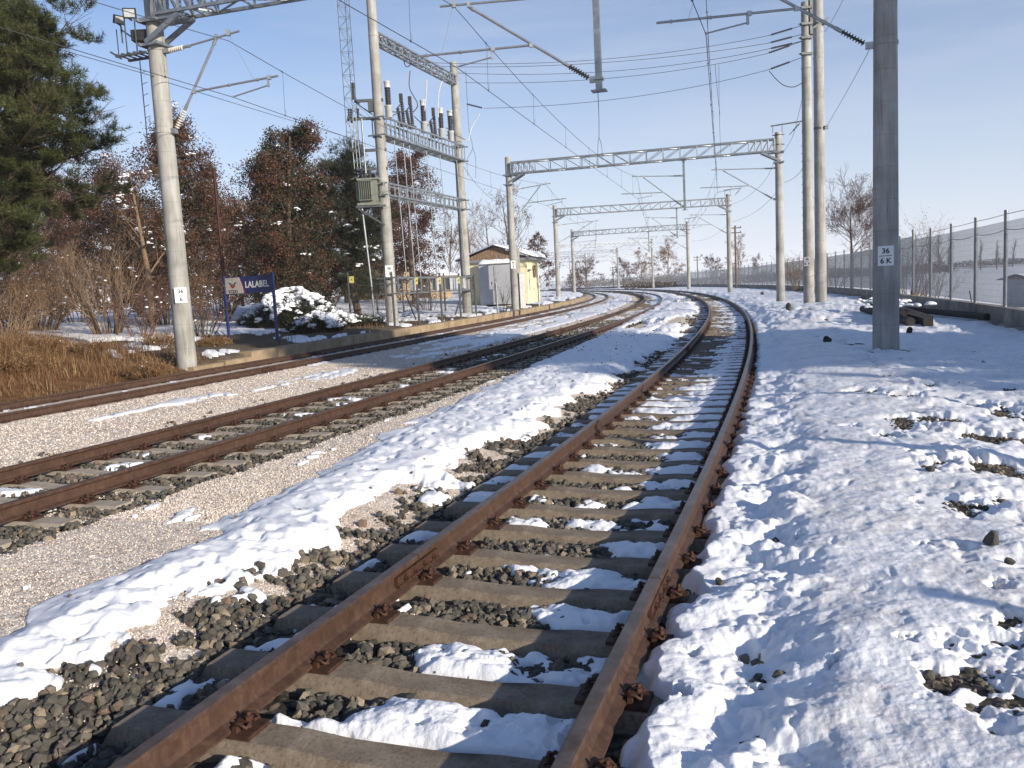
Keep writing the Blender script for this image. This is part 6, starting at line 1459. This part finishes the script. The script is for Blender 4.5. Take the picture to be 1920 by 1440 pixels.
M['fpost'] = mottled('zinc_coated_post', (.20, .215, .22), (.31, .325, .33), 5, .5, .6, .1); M['mesh'] = mottled('zinc_mesh_wire', (.26, .275, .29), (.36, .375, .39), 5, .55, .5, 0)
pm = b.mesh('fence_post'); pm.materials.append(M['fpost'])
b = MB(); Lp = 3.27; nv = 100; vs, fs = [], []
for k in range(nv):
    x = .05+(Lp-.1)*k/(nv-1); r_ = .0019; i0 = len(vs); vs += [(x-r_, -r_, WT+.03), (x+r_, -r_, WT+.03), (x, r_, WT+.03), (x-r_, -r_, 2.80), (x+r_, -r_, 2.80), (x, r_, 2.80)]; fs += [(i0, i0+1, i0+4, i0+3), (i0+1, i0+2, i0+5, i0+4), (i0+2, i0, i0+3, i0+5)]
b._add(vs, fs)
for k in range(14): b.bar((.05, .004, WT+.06+2.18*k/13), (Lp-.05, .004, WT+.06+2.18*k/13), .004)
mm_ = b.mesh('mesh_panel'); mm_.materials.append(M['mesh'])
for k, q in enumerate(PF):
    nx_ = PF[min(k+1, len(PF)-1)]; ang = math.atan2(nx_[1]-q[1], nx_[0]-q[0]) if k < len(PF)-1 else ang
    zz = Hg(*tp(3, fpt[k], 6.0)[:2])*.5
    o = bpy.data.objects.new('fence_post', pm); LINK(o); o.parent = ms; o.matrix_parent_inverse = inv; o.location = (q[0], q[1], zz); o.rotation_euler = (0, 0, ang)
    if k < len(PF)-1:
        o = bpy.data.objects.new('mesh_panel', mm_); LINK(o); o.parent = ms; o.matrix_parent_inverse = inv; o.location = (q[0], q[1], zz); o.rotation_euler = (0, 0, ang)
        o.scale = (math.hypot(nx_[0]-q[0], nx_[1]-q[1])/Lp, 1, 1)
for nm, zz, sg_, rr_ in (('top_wire', 3.02, .015, .009), ('lower_wire', 2.62, .07, .010)):
    pts = []
    for a, c_ in zip(PF[:-1], PF[1:]): pts += sagline((a[0], a[1], zz), (c_[0], c_[1], zz), sg_, 4)[:-1]
    b = MB(); b.tube(pts, rr_, 5); b.build(nm, M['galv_dark'], ms).matrix_parent_inverse = inv
# its concrete footing wall
b = MB(); ssx = np.arange(2, 288, .8); prof = [(-.14, -.6), (-.24, -.6), (-.24, .14), (-.13, .17), (-.12, WT), (.13, WT), (.14, -3.0)]
vs = []; npf = len(prof)
for s_ in ssx:
    for j, (dx, z_) in enumerate(prof):
        w_ = .02*(random.random()-.5) if j in (2, 3) else .012*(random.random()-.5); q = tp(3, s_, float(fence_d(s_))+dx+w_, z_+w_); vs.append(q)
fs = [(i*npf+j, i*npf+j+1, (i+1)*npf+j+1, (i+1)*npf+j) for i in range(len(ssx)-1) for j in range(npf-1)]
M['footing'] = mottled('stained_footing_concrete', (.13, .12, .10), (.30, .28, .245), 1.3, .95, 0, .7, .012, streak=False)
b._add(vs, [f_[::-1] for f_ in fs]); tag(b.build('footing_wall', M['footing']), 'low stained concrete footing wall under the mesh fence', 'wall')
q = (5.85, .25); b = MB(); b.tube([(q[0], q[1], Hg(*q)-.2), (q[0], q[1], 2.0)], .040, 10); b.box((q[0], q[1], 1.98), (.10, .10, .05)); tag(b.build('shadow_post', M['galv']), 'slim unseen post added outside the lower right of the frame for its shadow', 'post')  # unseen post, added to throw a thin shadow over the lower right snow
# line of wooden poles far off behind the fence
for k, (px, yt, Z_, lab) in enumerate([(1378, 423, 110, 'dark wooden line pole with crossarms behind the third portal pole'), (1307, 480, 190, 'small far wooden line pole left of the third portal pole'), (1149, 500, 225, 'thin dark pole far off beyond the bend'), (1818, 545, 60, 'thin leaning pole in the field behind the fence')]):
    q = W(px, yt, Z_); g_ = Hg(q[0], q[1]); b = MB(); b.tube([(q[0]+(.5 if k == 3 else .0), q[1], g_-.2), (q[0], q[1], q[2])], .12 if k < 3 else .05, 7)
    if k < 3:
        for dz in (.3, .9): b.bar((q[0]-.8, q[1], q[2]-dz), (q[0]+.8, q[1], q[2]-dz), .12); [b.lathe((q[0]+x, q[1], q[2]-dz), (q[0]+x, q[1], q[2]-dz+.25), [(0, .05), (1, .04)], 6) for x in (-.7, .7)]
    tag(b.build('wooden_line_pole' if k < 3 else 'thin_pole', M['bark']), lab, 'pole')
# discarded beams beside the near pole
M['old_wood'] = mottled('tarred_old_timber', (.012, .011, .010), (.035, .032, .026), 8, .8, 0, .6)
for k, (a, c_, r_, z0) in enumerate([((12.35, 23.6), (15.1, 31.6), .12, .12), ((12.75, 23.4), (15.6, 31.6), .12, .12), ((12.55, 24.4), (15.5, 32.6), .11, .34), ((13.3, 24.5), (16.1, 31.5), .12, .10), ((14.6, 23.8), (15.7, 29.5), .10, .12)]):
    a = (a[0]-1.15, a[1]); c_ = (c_[0]-1.9, c_[1]); z_ = Hg((a[0]+c_[0])/2, (a[1]+c_[1])/2)*.8; b = MB(); A_ = (a[0], a[1], Hs(*a)+z0); B_ = (c_[0], c_[1], Hs(*c_)+z0+.06); (b.bar(A_, B_, r_*2, r_*1.9) if k % 2 else b.tube([A_, B_], r_, 12))
    tag(b.build('discarded_beam', M['old_wood']), ['front round tarred log of the beam pile behind the near pole', 'front square tarred beam of the pile behind the near pole', 'topmost round log on the beam pile behind the near pole', 'square tarred beam at the back of the beam pile', 'short thin log lying right of the beam pile'][k], 'beam', 'pile of discarded beams')
n_ = 80; t = rng.random(n_); C = np.stack([11.3+2.4*t+rng.normal(0, .35, n_), 24.4+7.4*t+rng.normal(0, .2, n_), .47+Hs(11.0, 24.4)*(1-t)+Hs(13.9, 31.8)*t+.06*rng.random(n_)], -1); tag(snow_clumps(C, rng.uniform(.06, .17, n_), 'snow_on_beams'), kind='stuff')
# marked stones lying on the snow by the near track
SV = stone_templates(6, 2)
for k, (px, py, r_, lab) in enumerate([(1460, 1266, .030, 'round brown stone alone on the snow right of the near rail'), (1349, 1087, .034, 'flat dark stone on the snow close to the right rail'), (1857, 1060, .052, 'largest dark stone on the snow near the right edge'), (1893, 1092, .032, 'small stone below the largest stone at the right edge'), (1742, 908, .036, 'dark stone on the snow above the largest stone'), (1551, 648, .10, 'dark lump on the snow left of the near pole foot'), (1705, 626, .11, 'rounded dark log end just right of the near pole'), (1480, 590, .16, 'stone heap piece beside the second portal right pole'), (1430, 553, .22, 'rock near the foot of the second portal right pole'), (362, 1128, .024, 'brown stone lying on the snow strip'), (1745, 1300, .028, 'dark clod on the bare patch at the lower right')]):
    q = G(px, py, .08); z_ = Hs(q[0], q[1]); v_, f_ = SV[k % 6]; me = mesh_np('stone', v_*r_*np.array([1.25, .9, .8]), f_, False); o = link('stone', me, M['stone'] if k not in (5, 6) else M['old_wood']); o.location = (q[0], q[1], z_+r_*.45); o.rotation_euler = (k, k*.7, k*1.3); tag(o, lab, 'stone', 'single stones on the snow')
# ---------------------------------------------------------------- thin winter haze
b = MB(); b.box((0, 1250, 38.0), (5200, 5200, 90.0)); hz_ = b.build('haze', None); m_ = bpy.data.materials.new('winter_haze'); m_.use_nodes = True; nt = m_.node_tree; nt.nodes.clear()
o_ = nt.nodes.new('ShaderNodeOutputMaterial'); v_ = nt.nodes.new('ShaderNodeVolumePrincipled'); v_.inputs['Color'].default_value = (.95, .97, 1.0, 1); v_.inputs['Density'].default_value = .00030; v_.inputs['Anisotropy'].default_value = -.15
nt.links.new(v_.outputs[0], o_.inputs['Volume']); hz_.data.materials.append(m_); tag(hz_, kind='stuff')
